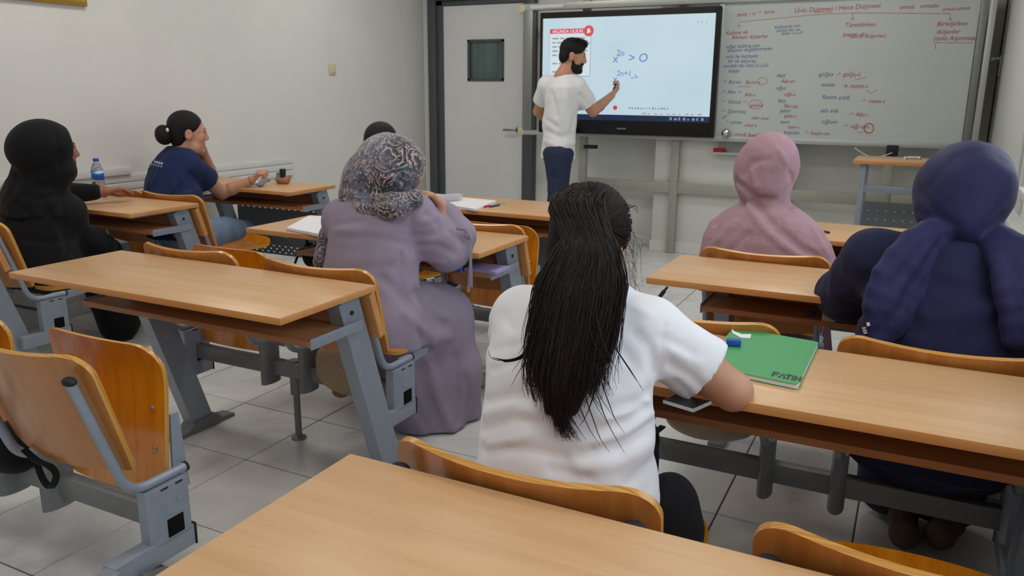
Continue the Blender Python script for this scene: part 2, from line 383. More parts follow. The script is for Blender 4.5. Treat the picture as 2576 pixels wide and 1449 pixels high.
# eraser tray + red sponge
p, p2_ = at(1792, 386, y=YC-.10), at(1888, 386, y=YC-.10)
tr = tag(empty('marker_tray', (p.x, YC, p.z)), 'thin grey wall tray below the whiteboard', 'tray')
L = p2_.x-p.x
boxo('tray_base', 0, L, -.10, 0, -.006, 0, M['alu_dark'], tr); boxo('tray_back', .03, L, -.012, 0, 0, .105, M['alu'], tr); boxo('tray_lip', 0, L, -.104, -.10, -.006, .012, M['alu'], tr)
p = at(1806, 378, y=YC-.06)
rs = boxo('board_sponge', -.045, .045, -.025, .025, 0, .04, plain('red_sponge', srgb(196, 26, 34), .8, nz=.12, nscale=90, bump=.3), None, .006)
rs.location = (p.x+.01, YC-.06, tr.location.z+.001); tag(rs, 'red board sponge lying on the marker tray', 'sponge')
p = at(2245, 380, y=YS)
cb = boxo('cable_box', -.04, .04, -.05, 0, -.035, .045, M['black_plastic'], None, .005); cb.location = (p.x, YS-.001+0.0, p.z); tag(cb, 'small black socket box under the right end of the board', 'socket')
bm = bmesh.new(); a, b = at(2150, 372, y=YS-.06), at(2245, 384, y=YS-.06)
tube(bm, [a+(b-a)*t+Vector((0, 0, -.05*math.sin(t*math.pi))) for t in np.linspace(0, 1, 12)], .004, 6)
tag(obj('cable', bm, M['pvc'], None, True), 'thin white cable drooping below the whiteboard', 'cable')

# ---- writing (flat print)
def text_mesh(strings, name, mat, parent, off, stuff=False):
    """strings: list of (text, point, size, shear, slope) written in the x-z plane; one part per line of writing"""
    last = None
    for s, p, size, shear, slope in strings:
        cu = bpy.data.curves.new('t', 'FONT'); cu.body = s; cu.size = size; cu.shear = shear; cu.offset = off
        cu.resolution_u = 2; o = bpy.data.objects.new('t', cu); COL.objects.link(o)
        dg = bpy.context.evaluated_depsgraph_get(); me = bpy.data.meshes.new_from_object(o.evaluated_get(dg))
        me.transform(Matrix.Rotation(math.pi/2, 4, 'X')); me.materials.clear()
        bpy.data.objects.remove(o); bpy.data.curves.remove(cu)
        last = obj(name, me, mat, parent); last.location = V3_(p)-(Vector(parent.location) if parent is not None else Vector()); last.rotation_euler = (0, slope, 0); last['kind'] = 'stuff'
    return last
V3_ = Vector
def ink(name, c, a):
    t = NT(name); f = t.noise(t.coord(), 40, 3); t.base(c); t.set(Roughness=.5); t.l(t.ramp(f, [(.3, (a*.7,)*3+(1,)), (.6, (a,)*3+(1,))]), t.b.inputs['Alpha']); return t.m
red_ink, blue_ink = ink('red_marker', srgb(184, 62, 70), .85), ink('blue_marker', srgb(70, 100, 158), .8)
YW = YS-.0135
def wt(u, v, s, px=22, sh=.15, slope=.0): p = at(u, v, y=YW); return (s, p, px*.52/290, sh, slope)
def c7(u, v): return 1780+u*.309, v*.309
R7 = [(240, 135, 'avuç - u → avcu', 24, -.06), (705, 105, 'Ünlü Düşmesi / Hece Düşmesi', 26, -.03), (1560, 75, 'omuz   omuzu', 24, -.02), (1910, 90, 'omuz-umuz', 20, -.03),
      (150, 285, 'Kelime ek', 23, -.04), (195, 320, 'Alırken düşerler', 23, -.02), (1115, 220, 'Türetilirken', 24, 0), (1095, 295, '(yapım eki', 22, 0), (1165, 310, 'alınca düşerler)', 21, 0),
      (1865, 212, 'Birleşirken', 24, 0), (1860, 275, 'düşenler', 23, 0), (1835, 330, '(ünlü Aşınması)', 24, 0),
      (310, 685, 'Burn-u', 22, -.03), (300, 785, 'Aln-ı', 23, -.02), (345, 870, 'gönl-ü', 22, .02), (355, 970, 'zehr-imiz', 20, .03), (300, 1030, 'omz-u', 21, 0), (220, 1105, 'omuz (kemik) yazılır.', 22, .01),
      (595, 675, 'Akl-ım', 22, 0), (620, 780, 'oğl-u', 22, .03), (620, 875, 'fikr-im', 22, .04), (620, 955, 'şehr-i', 21, .03), (655, 1045, 'tavr-ı', 21, .02), (780, 1095, '→ beyn-im', 24, .01),
      (1040, 620, '→ göğs-ü', 24, 0), (1090, 715, '→ metn-i', 26, .01), (1245, 835, '→ resm-i', 24, .02), (1140, 945, '→ Akl-ı', 24, .02), (1100, 1040, '→ oğl-um', 24, .01)]
B7 = [(545, 235, 'Kelimenin son', 18, -.06), (560, 262, 'ünlüsü dar ise', 17, -.05), (600, 285, 'düşer (ı,i,u,ü)', 16, -.06), (150, 395, 'eğer kelime son', 22, -.03), (160, 425, 'anlamını değiştirmeyen', 20, -.04), (145, 475, 'ünlü ile başlayan', 21, -.02),
      (165, 510, 'bir ek alıyorsa', 21, 0), (125, 550, 'sondaki dar ünlü (ı,i,u,ü)', 20, -.02), (165, 590, 'düşer', 21, 0),
      (120, 680, '→ Burun', 22, 0), (110, 760, '→ Alın →', 22, .02), (115, 840, '→ Gönül →', 22, .02), (110, 915, '→ Zehrimiz', 22, .03), (135, 1005, '→ omzu', 22, 0),
      (560, 630, 'Akıl', 23, 0), (555, 730, 'oğul', 22, 0), (570, 835, 'fikir', 22, 0), (585, 915, 'şehir', 22, 0), (590, 1005, 'tavır', 22, 0), (620, 1090, 'beynim', 22, .01),
      (905, 620, 'göğüs', 23, 0), (920, 705, 'metin', 24, 0), (930, 805, 'Resim çizdi', 24, .01), (915, 915, 'aklı aldı', 24, 0), (925, 1005, 'oğlum', 24, 0)]
text_mesh([wt(*c7(u, v), s, px, .12, sl) for u, v, s, px, sl in R7], 'red_handwriting', red_ink, wbd, .0003)
text_mesh([wt(*c7(u, v), s, px, .12, sl) for u, v, s, px, sl in B7], 'blue_handwriting', blue_ink, wbd, .0003)
def strokes(name, lines, mat, parent, w=.0035, y=YW):
    for ln in lines:
        bm = bmesh.new(); pts = [at(u, v, y=y)-Vector(parent.location) for u, v in ln]; L_, R_ = [], []
        for i, p in enumerate(pts):
            d_ = pts[min(i+1, len(pts)-1)]-pts[max(i-1, 0)]; n_ = Vector((-d_.z, 0, d_.x)).normalized()*w/2; L_.append(bm.verts.new(p+n_)); R_.append(bm.verts.new(p-n_))
        for i in range(len(pts)-1): bm.faces.new((L_[i], R_[i], R_[i+1], L_[i+1]))
        obj(name, bm, mat, parent)
def ell(cx, cy, rx, ry, n=16): return [(cx+rx*math.cos(2*math.pi*i/n), cy+ry*math.sin(2*math.pi*i/n)) for i in range(n+1)]
q7 = lambda L_: [c7(u, v) for u, v in L_]
strokes('red_pen_line', [q7([(250, 215), (255, 180), (870, 120), (1180, 105), (1975, 110)]), q7([(245, 205), (255, 222), (270, 200)]), q7([(1180, 105), (1180, 160)]), q7([(1165, 145), (1180, 165), (1195, 140)]), q7([(1975, 110), (1975, 165)]), q7([(1960, 150), (1975, 168), (1988, 145)]),
        q7([(860, 100), (1020, 98)]), q7([(1860, 345), (2150, 350), (2175, 300)]), q7([(1855, 345), (1852, 400)]), q7(ell(445, 660, 40, 28)), q7(ell(390, 850, 55, 38)), q7(ell(1313, 1045, 42, 42)), q7(ell(1313, 1045, 36, 38)), q7([(1200, 620), (1205, 650), (1290, 630)]), q7([(1290, 735), (1330, 760), (1380, 730)]), q7([(245, 705), (350, 705)]), q7([(310, 1075), (305, 1115)]), q7([(540, 1070), (545, 1115)]), q7([(1215, 1060), (1230, 1085), (1280, 1070)]), q7([(115, 960), (190, 925)]), q7([(118, 975), (150, 945)]), q7([(560, 1100), (330, 1110)])], red_ink, wbd)
# ---- interactive screen
tvA, tvB = at(1348, 332, y=YT), at(1816, 14, y=YT); tvr = at(1806, 180, y=YT).x
tv = tag(empty('interactive_display', ((tvA.x+tvr)/2, YT, tvA.z)), 'large black bezel touch display with a lit lesson page', 'display')
tx, tz = tv.location.x, tv.location.z; th = at(1580, 24, y=YT).z-tz; x0, x1 = tvA.x-tx+.03, tvr-tx
s0, s1 = at(1365, 170, y=YT).x-tx, at(1793, 170, y=YT).x-tx; sb, st = at(1640, 305, y=YT).z-tz, at(1580, 40, y=YT).z-tz
bm = bmesh.new(); bx(bm, x0, x1, .0, .045, 0, th, .01); obj('casing', bm, M['bezel'], tv, 40)
bm = bmesh.new()
for a in ((x0, s0, 0, th), (s1, x1, 0, th), (s0, s1, 0, sb), (s0, s1, st, th)): bx(bm, a[0], a[1], -.008, .004, a[2], a[3], .002, 1)
obj('bezel', bm, M['bezel'], tv)
def scr_mat():
    t = NT('lit_screen'); t.base((.02, .02, .02, 1)); t.set(Roughness=.15)
    v = t.noise(t.coord((.8, 1, .8)), 1.2, 2); c = t.ramp(v, [(.3, srgb(196, 224, 238)), (.7, srgb(216, 236, 244))])
    t.l(c, t.b.inputs['Emission Color']); t.b.inputs['Emission Strength'].default_value = SCR; return t.m
SCR = .82
boxo('screen', s0, s1, -.003, .0, sb, st, scr_mat(), tv)
tb = (st-sb)*.05
def scr(name, u0, u1, v0, v1, c, y=-.0042, s=SCR):                # flat page elements, positions as fractions of the screen
    return boxo(name, s0+(s1-s0)*u0, s0+(s1-s0)*u1, y, -.003, st-(st-sb)*v1, st-(st-sb)*v0, emis(name, srgb(*c), s), tv)
scr('taskbar', 0, 1, .945, 1, (28, 44, 74)); scr('page_shadow', .043, .302, .135, .575, (176, 196, 208)); scr('page_card', .046, .297, .13, .565, (226, 240, 246), -.0046)
scr('page_banner', .046, .27, .105, .15, (226, 60, 106), -.005)
bm = bmesh.new(); disc(bm, (s0+(s1-s0)*.285, -.004, st-(st-sb)*.13), (0, -1, 0), .045, .0016, 24); obj('page_badge', bm, emis('badge_red', srgb(222, 92, 92), SCR), tv)
bm = bmesh.new(); disc(bm, (s0+(s1-s0)*.285, -.005, st-(st-sb)*.135), (0, -1, 0), .022, .0012, 3); disc(bm, (s0+(s1-s0)*.285, -.005, st-(st-sb)*.12), (0, -1, 0), .012, .0012, 16); obj('badge_icon', bm, emis('badge_white', srgb(250, 240, 240), SCR), tv)
blue_e, dark_e = emis('screen_blue_ink', srgb(120, 150, 214), SCR), emis('screen_text', srgb(152, 168, 182), SCR)
def sp(fu, fv): return Vector((tx+s0+(s1-s0)*fu, YT-.0056, tz+st-(st-sb)*fv))
text_mesh([('AKLINDA OLSUN', sp(.06, .143), .036, 0, 0)], 'banner_text', emis('banner_white', srgb(255, 236, 242), SCR), tv, .0006)
bm = bmesh.new()                                        # unreadable body text of the page: short word bars
for i, n_ in enumerate((6, 6, 6, 6, 5, 0, 3, 0, 3)):
    u_ = .062
    for k in range(n_):
        w_ = random.uniform(.018, .04); a_, b_ = sp(u_, .205+.041*i), sp(min(u_+w_, .285), .19+.041*i); u_ += w_+.01
        if u_ < .30: bm.faces.new([bm.verts.new(Vector(c)-Vector((tx, YT, tz))) for c in ((a_.x, a_.y, a_.z), (b_.x, a_.y, a_.z), (b_.x, a_.y, b_.z), (a_.x, a_.y, b_.z))])
obj('page_text', bm, dark_e, tv)['kind'] = 'stuff'
text_mesh([('x', sp(.435, .435), .09, .1, 0), ('2n', sp(.455, .375), .07, .1, 0), ('> O', sp(.525, .435), .10, .1, 0), ('x', sp(.44, .625), .08, .1, 0), ('2n+1', sp(.462, .565), .06, .1, 0), ('→', sp(.54, .62), .085, 0, 0)], 'screen_handwriting', blue_e, tv, .0008)
def icons(name, u0, u1, v, n, hgt, c):
    bm = bmesh.new()
    for k in range(n):
        u_ = u0+(u1-u0)*k/n; a_, b_ = sp(u_, v), sp(u_+(u1-u0)/n*random.uniform(.3, .75), v-hgt*random.uniform(.6, 1))
        bm.faces.new([bm.verts.new(Vector(c_)-Vector((tx, YT, tz))) for c_ in ((a_.x, a_.y, a_.z), (b_.x, a_.y, a_.z), (b_.x, a_.y, b_.z), (a_.x, a_.y, b_.z))])
    obj(name, bm, emis(name, srgb(*c), SCR), tv)['kind'] = 'stuff'
icons('toolbar_icons', .54, .78, .885, 14, .018, (140, 150, 176)); icons('page_tabs', .62, .97, .935, 10, .016, (214, 160, 168)); icons('corner_button', .905, .97, .085, 3, .014, (206, 170, 176)); icons('taskbar_icons', .78, .98, .985, 8, .028, (130, 156, 182))
bm = bmesh.new(); c0 = sp(.46, .875); lathe(bm, [(.011, 0), (.019, 0), (.019, .001), (.011, .001)], (0, 0, 0), 20)
bmesh.ops.transform(bm, matrix=Matrix.Translation(c0-Vector((tx, YT, tz))) @ Matrix.Rotation(math.pi/2, 4, 'X'), verts=bm.verts); obj('record_button', bm, emis('record_red', srgb(224, 70, 70), SCR), tv)
boxo('maker_mark', -.03, .05, -.0086, -.008, .045, .058, plain('logo_grey', srgb(120, 120, 125), .4), tv)
# ------------------------------------------------------------------ desk units with attached flip seats
SL = .33                                         # slant of posts and backs (metres of y per metre of height)
def shell(w_top, w_bot, h, rt, rb, sag, thick, nu=18, nv=12, roll=0.0, sag_v=0.0):
    """curved plywood shell standing in x-z, centre bulging to -y; rounded corners; origin bottom centre"""
    bm = bmesh.new(); F = {}; B = {}
    vs = [1-(1-j/nv)**1.0 for j in range(nv+1)]
    def half(z):
        w = w_bot+(w_top-w_bot)*z/h
        if z > h-rt: d = z-(h-rt); w -= rt-math.sqrt(max(0, rt*rt-d*d))
        if z < rb: d = rb-z; w -= rb-math.sqrt(max(0, rb*rb-d*d))
        return w
    zs = sorted(set([h*j/nv for j in range(nv+1)]+[h-rt*(1-math.sin(a)) for a in np.linspace(0, math.pi/2, 7)]+[rb*(1-math.sin(a)) for a in np.linspace(0, math.pi/2, 5)]))
    zs = [z for i, z in enumerate(zs) if i == 0 or z-zs[i-1] > 1e-4]
    wm = max(w_top, w_bot)
    for j, z in enumerate(zs):
        hw_ = max(half(z), .012)
        for i in range(nu+1):
            x = hw_*(2*i/nu-1); y = -sag*(1-(x/wm)**2) + roll*max(0, (z/h-.7)/.3)**2 - sag_v*math.sin(math.pi*z/h)
            F[i, j] = bm.verts.new((x, y-thick/2, z)); B[i, j] = bm.verts.new((x, y+thick/2, z))
    J = len(zs)-1
    for j in range(J):
        for i in range(nu):
            f = bm.faces.new((F[i, j], F[i+1, j], F[i+1, j+1], F[i, j+1])); f.material_index = 1
            b = bm.faces.new((B[i+1, j], B[i, j], B[i, j+1], B[i+1, j+1])); b.material_index = 0
    for j in range(J):
        for (i, s) in ((0, 1), (nu, -1)):
            q = (B[i, j], F[i, j], F[i, j+1], B[i, j+1]); f = bm.faces.new(q if s > 0 else q[::-1]); f.material_index = 2
    for i in range(nu):
        for (j, s) in ((0, 1), (J, -1)):
            q = (F[i, j], B[i, j], B[i+1, j], F[i+1, j]); f = bm.faces.new(q if s > 0 else q[::-1]); f.material_index = 2
    me = bpy.data.meshes.new('shell'); bm.normal_update(); bm.to_mesh(me); bm.free()
    for m in ('ply', 'ply_back', 'ply_edge'): me.materials.append(M[m])
    me.polygons.foreach_set('use_smooth', [True]*len(me.polygons)); me.set_sharp_from_angle(angle=math.radians(40))
    return me
ME_BACK = shell(.243, .226, .336, .065, .006, .045, .013)
ME_SEAT = shell(.215, .195, .41, .07, .05, .022, .013, roll=-.03)
ME_SEAT.materials[1] = M['ply']
def mesh_of(fn):
    bm = bmesh.new(); fn(bm); me = bpy.data.meshes.new('part'); bm.normal_update(); bm.to_mesh(me); bm.free()
    me.polygons.foreach_set('use_smooth', [True]*len(me.polygons)); me.set_sharp_from_angle(angle=math.radians(35)); return me
def mm(me, m):
    if not me.materials: me.materials.append(m)
    return me
def _post(bm):                                   # slanted leg, local x = 0, foot on the floor
    a, b = Vector((0, .35-.004, .722)), Vector((0, .35+.70*SL-.03*SL, .03)); tube(bm, [a, b], 1, sec=rsec(.052, .098), up=(1, 0, 0))
ME_POST = mm(mesh_of(_post), M['metal'])
def _foot(bm):
    pts = [(.35+.70*SL-.17, .012), (.35+.70*SL-.09, .018), (.35+.70*SL-.05, .05), (.35+.70*SL+.05, .05), (.35+.70*SL+.08, .022), (.35+.70*SL+.15, .012)]
    rings = []
    for y, z in pts: rings.append([bm.verts.new((sx*(.036 if .03 < z else .032), y, zz)) for sx, zz in ((-1, 0), (1, 0), (1, z), (-1, z))])
    for a, b in zip(rings, rings[1:]):
        for k in range(4): bm.faces.new((a[k], a[(k+1) % 4], b[(k+1) % 4], b[k]))
    bm.faces.new(rings[0][::-1]); bm.faces.new(rings[-1]); bmesh.ops.recalc_face_normals(bm, faces=bm.faces)
ME_FOOT = mm(mesh_of(_foot), M['metal_dark'])
def _brk(bm):                                    # seat bracket: box column with rounded back, slots, discs
    sec = [(-.026, -.055), (.026, -.055), (.026, .055), (-.026, .055)]
    tube(bm, [(0, .668, .245), (0, .668, .392)], 1, sec=[(.026*c, .06*s) for c, s in [(-1, -.72), (-.6, -1), (.6, -1), (1, -.72), (1, 1), (-1, 1)]], up=(1, 0, 0))
    for y, z in ((.700, .345), (.665, .325)): disc(bm, (.025, y, z), (1, 0, 0), .011, .003)
ME_BRK = mm(mesh_of(_brk), M['metal'])
def _plug(bm): bx(bm, .024, .0285, .655, .705, .25, .30, .002)
ME_PLUG = mm(mesh_of(_plug), plain('matt_black_plug', srgb(16, 17, 19), .8, spec=.1))
def _slot(bm): bx(bm, .0262, .0268, .645, .667, .384, .389)
ME_SLOT = mm(mesh_of(_slot), M['black_plastic'])
def _arm(bm): bx(bm, -.024, .024, .50, .738, .190, .248, .003)
ME_ARM = mm(mesh_of(_arm), M['metal'])
def _armcap(bm): bx(bm, -.0255, .0255, .738, .744, .188, .250, .002)
ME_ARMCAP = mm(mesh_of(_armcap), M['black_plastic'])
def _jt(bm):
    z1 = .728; tube(bm, arc_pts([(0, .575-(z1-.40)*SL*1.02, z1), (0, .575, .403), (0, .745, .403)], .06, 8), .0125, 12)
ME_J = mm(mesh_of(_jt), M['metal'])
def _jend(bm): disc(bm, (0, .742, .403), (0, 1, 0), .0135, .008)
ME_JEND = mm(mesh_of(_jend), M['black_plastic'])
def _jcap(bm):
    z1 = .730; y1 = .575-(z1-.40)*SL*1.02; bmesh.ops.create_uvsphere(bm, u_segments=14, v_segments=8, radius=1, matrix=Matrix.Translation((0, y1, z1)) @ Matrix.Diagonal((.0195, .014, .011, 1)))
ME_JCAP = mm(mesh_of(_jcap), M['black_plastic'])
def _pad(bm):                                    # oval plastic cap on the rear of the back
    for s in (1,):
        bmesh.ops.create_uvsphere(bm, u_segments=14, v_segments=8, radius=1, matrix=Matrix.Diagonal((.026, .012, .014, 1)))
ME_PAD = mm(mesh_of(_pad), M['black_plastic'])
def _hang(bm):                                   # oval column of the middle brackets, hanging below the beam
    tube(bm, [(0, .665, .225), (0, .665, .40)], 1, sec=[(.022*math.cos(t), .05*math.sin(t)) for t in np.linspace(0, 2*math.pi, 16, endpoint=False)], up=(1, 0, 0))
ME_HANG = mm(mesh_of(_hang), M['metal_dark'])
def _bolts(bm):
    for x in (-.165, .165):
        for z in (.10, .22): bmesh.ops.create_uvsphere(bm, u_segments=10, v_segments=6, radius=1, matrix=Matrix.Translation((x, .012, z)) @ Matrix.Diagonal((.007, .004, .007, 1)))
def _bolt(bm): bmesh.ops.create_uvsphere(bm, u_segments=10, v_segments=6, radius=1, matrix=Matrix.Diagonal((.0075, .004, .0075, 1)))
ME_BOLT = mm(mesh_of(_bolt), M['bolt'])
def _splate(bm):                                 # triangular side plate of the flip seat (standing with the seat)
    for x in (-.004,):
        vs = [(x, -.005, .02), (x, .045, .00), (x, .02, .21), (x, -.005, .21)]
        a = [bm.verts.new(v) for v in vs]; b = [bm.verts.new((v[0]+.008, v[1], v[2])) for v in vs]
        bm.faces.new(a[::-1]); bm.faces.new(b)
        for k in range(4): bm.faces.new((a[k], a[(k+1) % 4], b[(k+1) % 4], b[k]))
        bmesh.ops.recalc_face_normals(bm, faces=bm.faces)
ME_SPLATE = mm(mesh_of(_splate), M['metal'])

def inst(name, me, parent, loc=(0, 0, 0), rot=(0, 0, 0)):
    o = bpy.data.objects.new(name, me); o.location = loc; o.rotation_euler = rot; return link(o, parent)
TILT = math.atan(SL)
def add_seat(root, xc, folded, half=.235, pads=False):
    zb = .472
    b = inst('backrest', ME_BACK, root, (xc, .503+(.75-zb)*SL, zb), (TILT, 0, 0))
    for s in (-1, 1):
        j = inst('seat_tube', ME_J, root, (xc+s*.21, 0, 0)); inst('end_cap', ME_JCAP, j); inst('end_cap', ME_JEND, j)
    if folded: st_ = inst('seat', ME_SEAT, root, (xc, .70, .335), (math.radians(-3), 0, 0))
    else: st_ = inst('seat', ME_SEAT, root, (xc, .655, .428), (math.radians(-93), 0, 0))
    for s in (-1, 1):
        inst('side_plate', ME_SPLATE, st_, (s*.20, .016, .01))
        for z in (.13, .24): inst('bolt', ME_BOLT, st_, (s*.172, -.0165, z))
    return b
def desk_unit(name, label, x, y, Wd=1.2, Dd=.44, desk=True, folded=(True, True), seats=True, shelf=True, panel='wood', rot=0.0, post_l=.19, seat_x=None):
    u = empty(name, (x, y, 0), label, 'desk', 'desks with attached flip seats'); u.rotation_euler.z = rot
    pr_ = Wd-.065
    if desk:
        t = boxo('tabletop', 0, Wd, 0, Dd, .728, .75, M['desk'], u, .0025)
        me = t.data; me.materials.append(M['desk_edge'])
        for p in me.polygons: p.material_index = 0 if abs(p.normal.z) > .9 else 1
        for px_, nm in ((post_l, 0), (pr_, 1)):
            po = inst('post', ME_POST, u, (px_, 0, 0)); inst('foot', ME_FOOT, po)
            boxo('top_bracket', -.02, .02, .04, .40, .716, .7275, M['metal'], po)
            bm = bmesh.new(); disc(bm, (.027, .36, .672), (1, 0, 0), .007, .004, 10); obj('screw', bm, M['black_plastic'], po)
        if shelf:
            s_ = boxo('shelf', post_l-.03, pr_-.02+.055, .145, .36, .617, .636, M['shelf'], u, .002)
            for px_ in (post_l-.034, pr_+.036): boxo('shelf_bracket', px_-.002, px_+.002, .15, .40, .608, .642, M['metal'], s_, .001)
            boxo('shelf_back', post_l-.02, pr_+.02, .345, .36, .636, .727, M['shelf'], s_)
        if panel == 'wood':
            bm = bmesh.new(); bx(bm, post_l-.05, pr_+.055, -.014, .014, -.165, 0, .002)
            o = obj('front_board', bm, M['desk_edge'], u); o.location = (0, .432, .722); o.rotation_euler = (TILT, 0, 0)
        elif panel:
            pm = M['black_metal'] if panel == 'black' else M['grey_sheet']
            bm = bmesh.new(); zt_, zb_2 = .60, .22; xA, xB = post_l+.02, pr_-.02; nx = int((xB-xA)/.052)
            st_x = (xB-xA)/nx; rows_z = [zt_-.03, zb_2+.04]
            # sheet with two rows of round holes: quads around each hole
            def cellhole(cx, cz, w_, h_, r_):
                n_ = 12; ring = [bm.verts.new((cx+r_*math.cos(2*math.pi*k/n_), 0, cz+r_*math.sin(2*math.pi*k/n_))) for k in range(n_)]
                out = []
                for k in range(n_):
                    c, s = math.cos(2*math.pi*k/n_), math.sin(2*math.pi*k/n_); m_ = max(abs(c)/(w_/2), abs(s)/(h_/2)); out.append(bm.verts.new((cx+c/m_, 0, cz+s/m_)))
                for k in range(n_): bm.faces.new((ring[k], ring[(k+1) % n_], out[(k+1) % n_], out[k]))
            for k in range(nx):
                for cz in rows_z: cellhole(xA+st_x*(k+.5), cz, st_x, .05, .0065)
            for z0_, z1_ in ((zb_2, rows_z[1]-.025), (rows_z[1]+.025, rows_z[0]-.025), (rows_z[0]+.025, zt_)):
                bm.faces.new([bm.verts.new(v) for v in ((xA, 0, z0_), (xB, 0, z0_), (xB, 0, z1_), (xA, 0, z1_))])
            o = obj('perforated_panel', bm, pm, u); o.location = (0, .50, 0)
    if seats:
        sx = seat_x or (.297, .912)
        boxo('seat_beam', sx[0]-.21, sx[1]+.21, .655, .692, .262, .322, M['metal_dark'], u, .003)
        for i, xc in enumerate(sx):
            add_seat(u, xc, folded[i])
        for i, x_ in enumerate((sx[0]-.21, sx[0]+.21, sx[1]-.21, sx[1]+.21)):
            if i in (0, 3):
                b = inst('seat_bracket', ME_BRK, u, (x_, 0, 0), (0, 0, 0) if i == 3 else (0, 0, 0))
                inst('plug', ME_PLUG, b); inst('slot', ME_SLOT, b); inst('slot', ME_SLOT, b, (0, .045, 0))
                a = inst('floor_arm', ME_ARM, u, (x_, 0, 0)); inst('arm_cap', ME_ARMCAP, a)
            else: inst('seat_bracket', ME_HANG, u, (x_, 0, 0))
    return u
U = {}
U['R1'] = desk_unit('school_desk', 'foreground beech desk, nearest to the camera, with the ponytailed student on its seat', -.825, .585, folded=(False, False))
U['R2'] = desk_unit('school_desk', 'beech desk with the green notebook lying on it', -.804, 1.588, folded=(False, False))
U['R3'] = desk_unit('school_desk', 'beech desk that the student in the navy headscarf leans on', -.782, 2.573, folded=(False, False))
U['R4'] = desk_unit('school_desk', 'front row beech desk before the student in the pink headscarf', -.79, 3.615, Dd=.50, seats=False, panel='grey')
U['L1'] = desk_unit('seat_row', 'grey framed pair of folded plywood flip seats at the lower left, without a desk', -2.745, .595, desk=False)
U['L2'] = desk_unit('school_desk', 'empty beech desk in the middle row, left of the aisle', -2.718, 1.611, folded=(True, False))
U['L3'] = desk_unit('school_desk', 'beech desk with an open white notebook before the student in the paisley headscarf', -2.674, 2.659, folded=(False, True))
U['L4'] = desk_unit('school_desk', 'front row beech desk with an open notebook and pens near the door', -2.63, 3.63, Dd=.50, seats=False, panel='grey')
U['LL2'] = desk_unit('school_desk', 'desk cut off at the left edge with the black clad student on its seat', -4.44, 1.63, Wd=.89, folded=(True, False), post_l=.08, seat_x=(.23, .65))
U['LL3'] = desk_unit('school_desk', 'beech desk with the water bottle standing on it', -4.44, 2.689, Wd=.965, folded=(True, False), post_l=.08, seat_x=(.23, .69))
U['LL4'] = desk_unit('school_desk', 'front row beech desk by the left wall with the phone and pencil case', -4.44, 3.731, Wd=1.06, seats=False, panel='grey', post_l=.10)
# floor arm of the desk-less row reaches back with an open tube end, standing on a foot
for i, x_ in ((0, .117), (1, 1.143)):
    bm = bmesh.new(); bx(bm, -.024, .024, .22, .50, .190, .248, .003); o = obj('floor_arm', bm, M['metal'], U['L1']); o.location = (x_, 0, 0)
    bm = bmesh.new(); tube(bm, [(0, .60, .19), (0, .56, .05)], 1, sec=rsec(.045, .08), up=(1, 0, 0)); bx(bm, -.03, .03, .42, .72, 0, .025, .004); bx(bm, -.022, .022, .53, .60, .02, .06); o = obj('foot', bm, M['metal_dark'], U['L1']); o.location = (x_, 0, 0)
# adjustable support pole under the middle of the empty desk's seat row
bm = bmesh.new(); tube(bm, [(.62, .68, .33), (.62, .68, .19)], .022, 14); tube(bm, [(.62, .68, .2), (.62, .68, .012)], .013, 12); lathe(bm, [(.03, 0), (.03, .006), (.015, .014)], (.62, .68, 0), 14); obj('support_pole', bm, M['metal_dark'], U['L2'], 40)
# ceiling lamps
for i, (x, y) in enumerate(LAMPS):
    l = tag(empty('ceiling_light', (x, y, ZC)), 'flat square ceiling light panel', 'ceiling light', 'ceiling light panels')
    boxo('frame', -.32, .32, -.32, .32, -.03, 0, M['pvc'], l, .004); boxo('diffuser', -.29, .29, -.29, .29, -.034, -.03, emis('lamp_diffuser', (1, .96, .9, 1), 2.0), l)
    a = area('lamp_light', (0, 0, -.04), (0, 0, 0), .58, .58, LAMP, (1.0, .95, .88)); a.parent = l
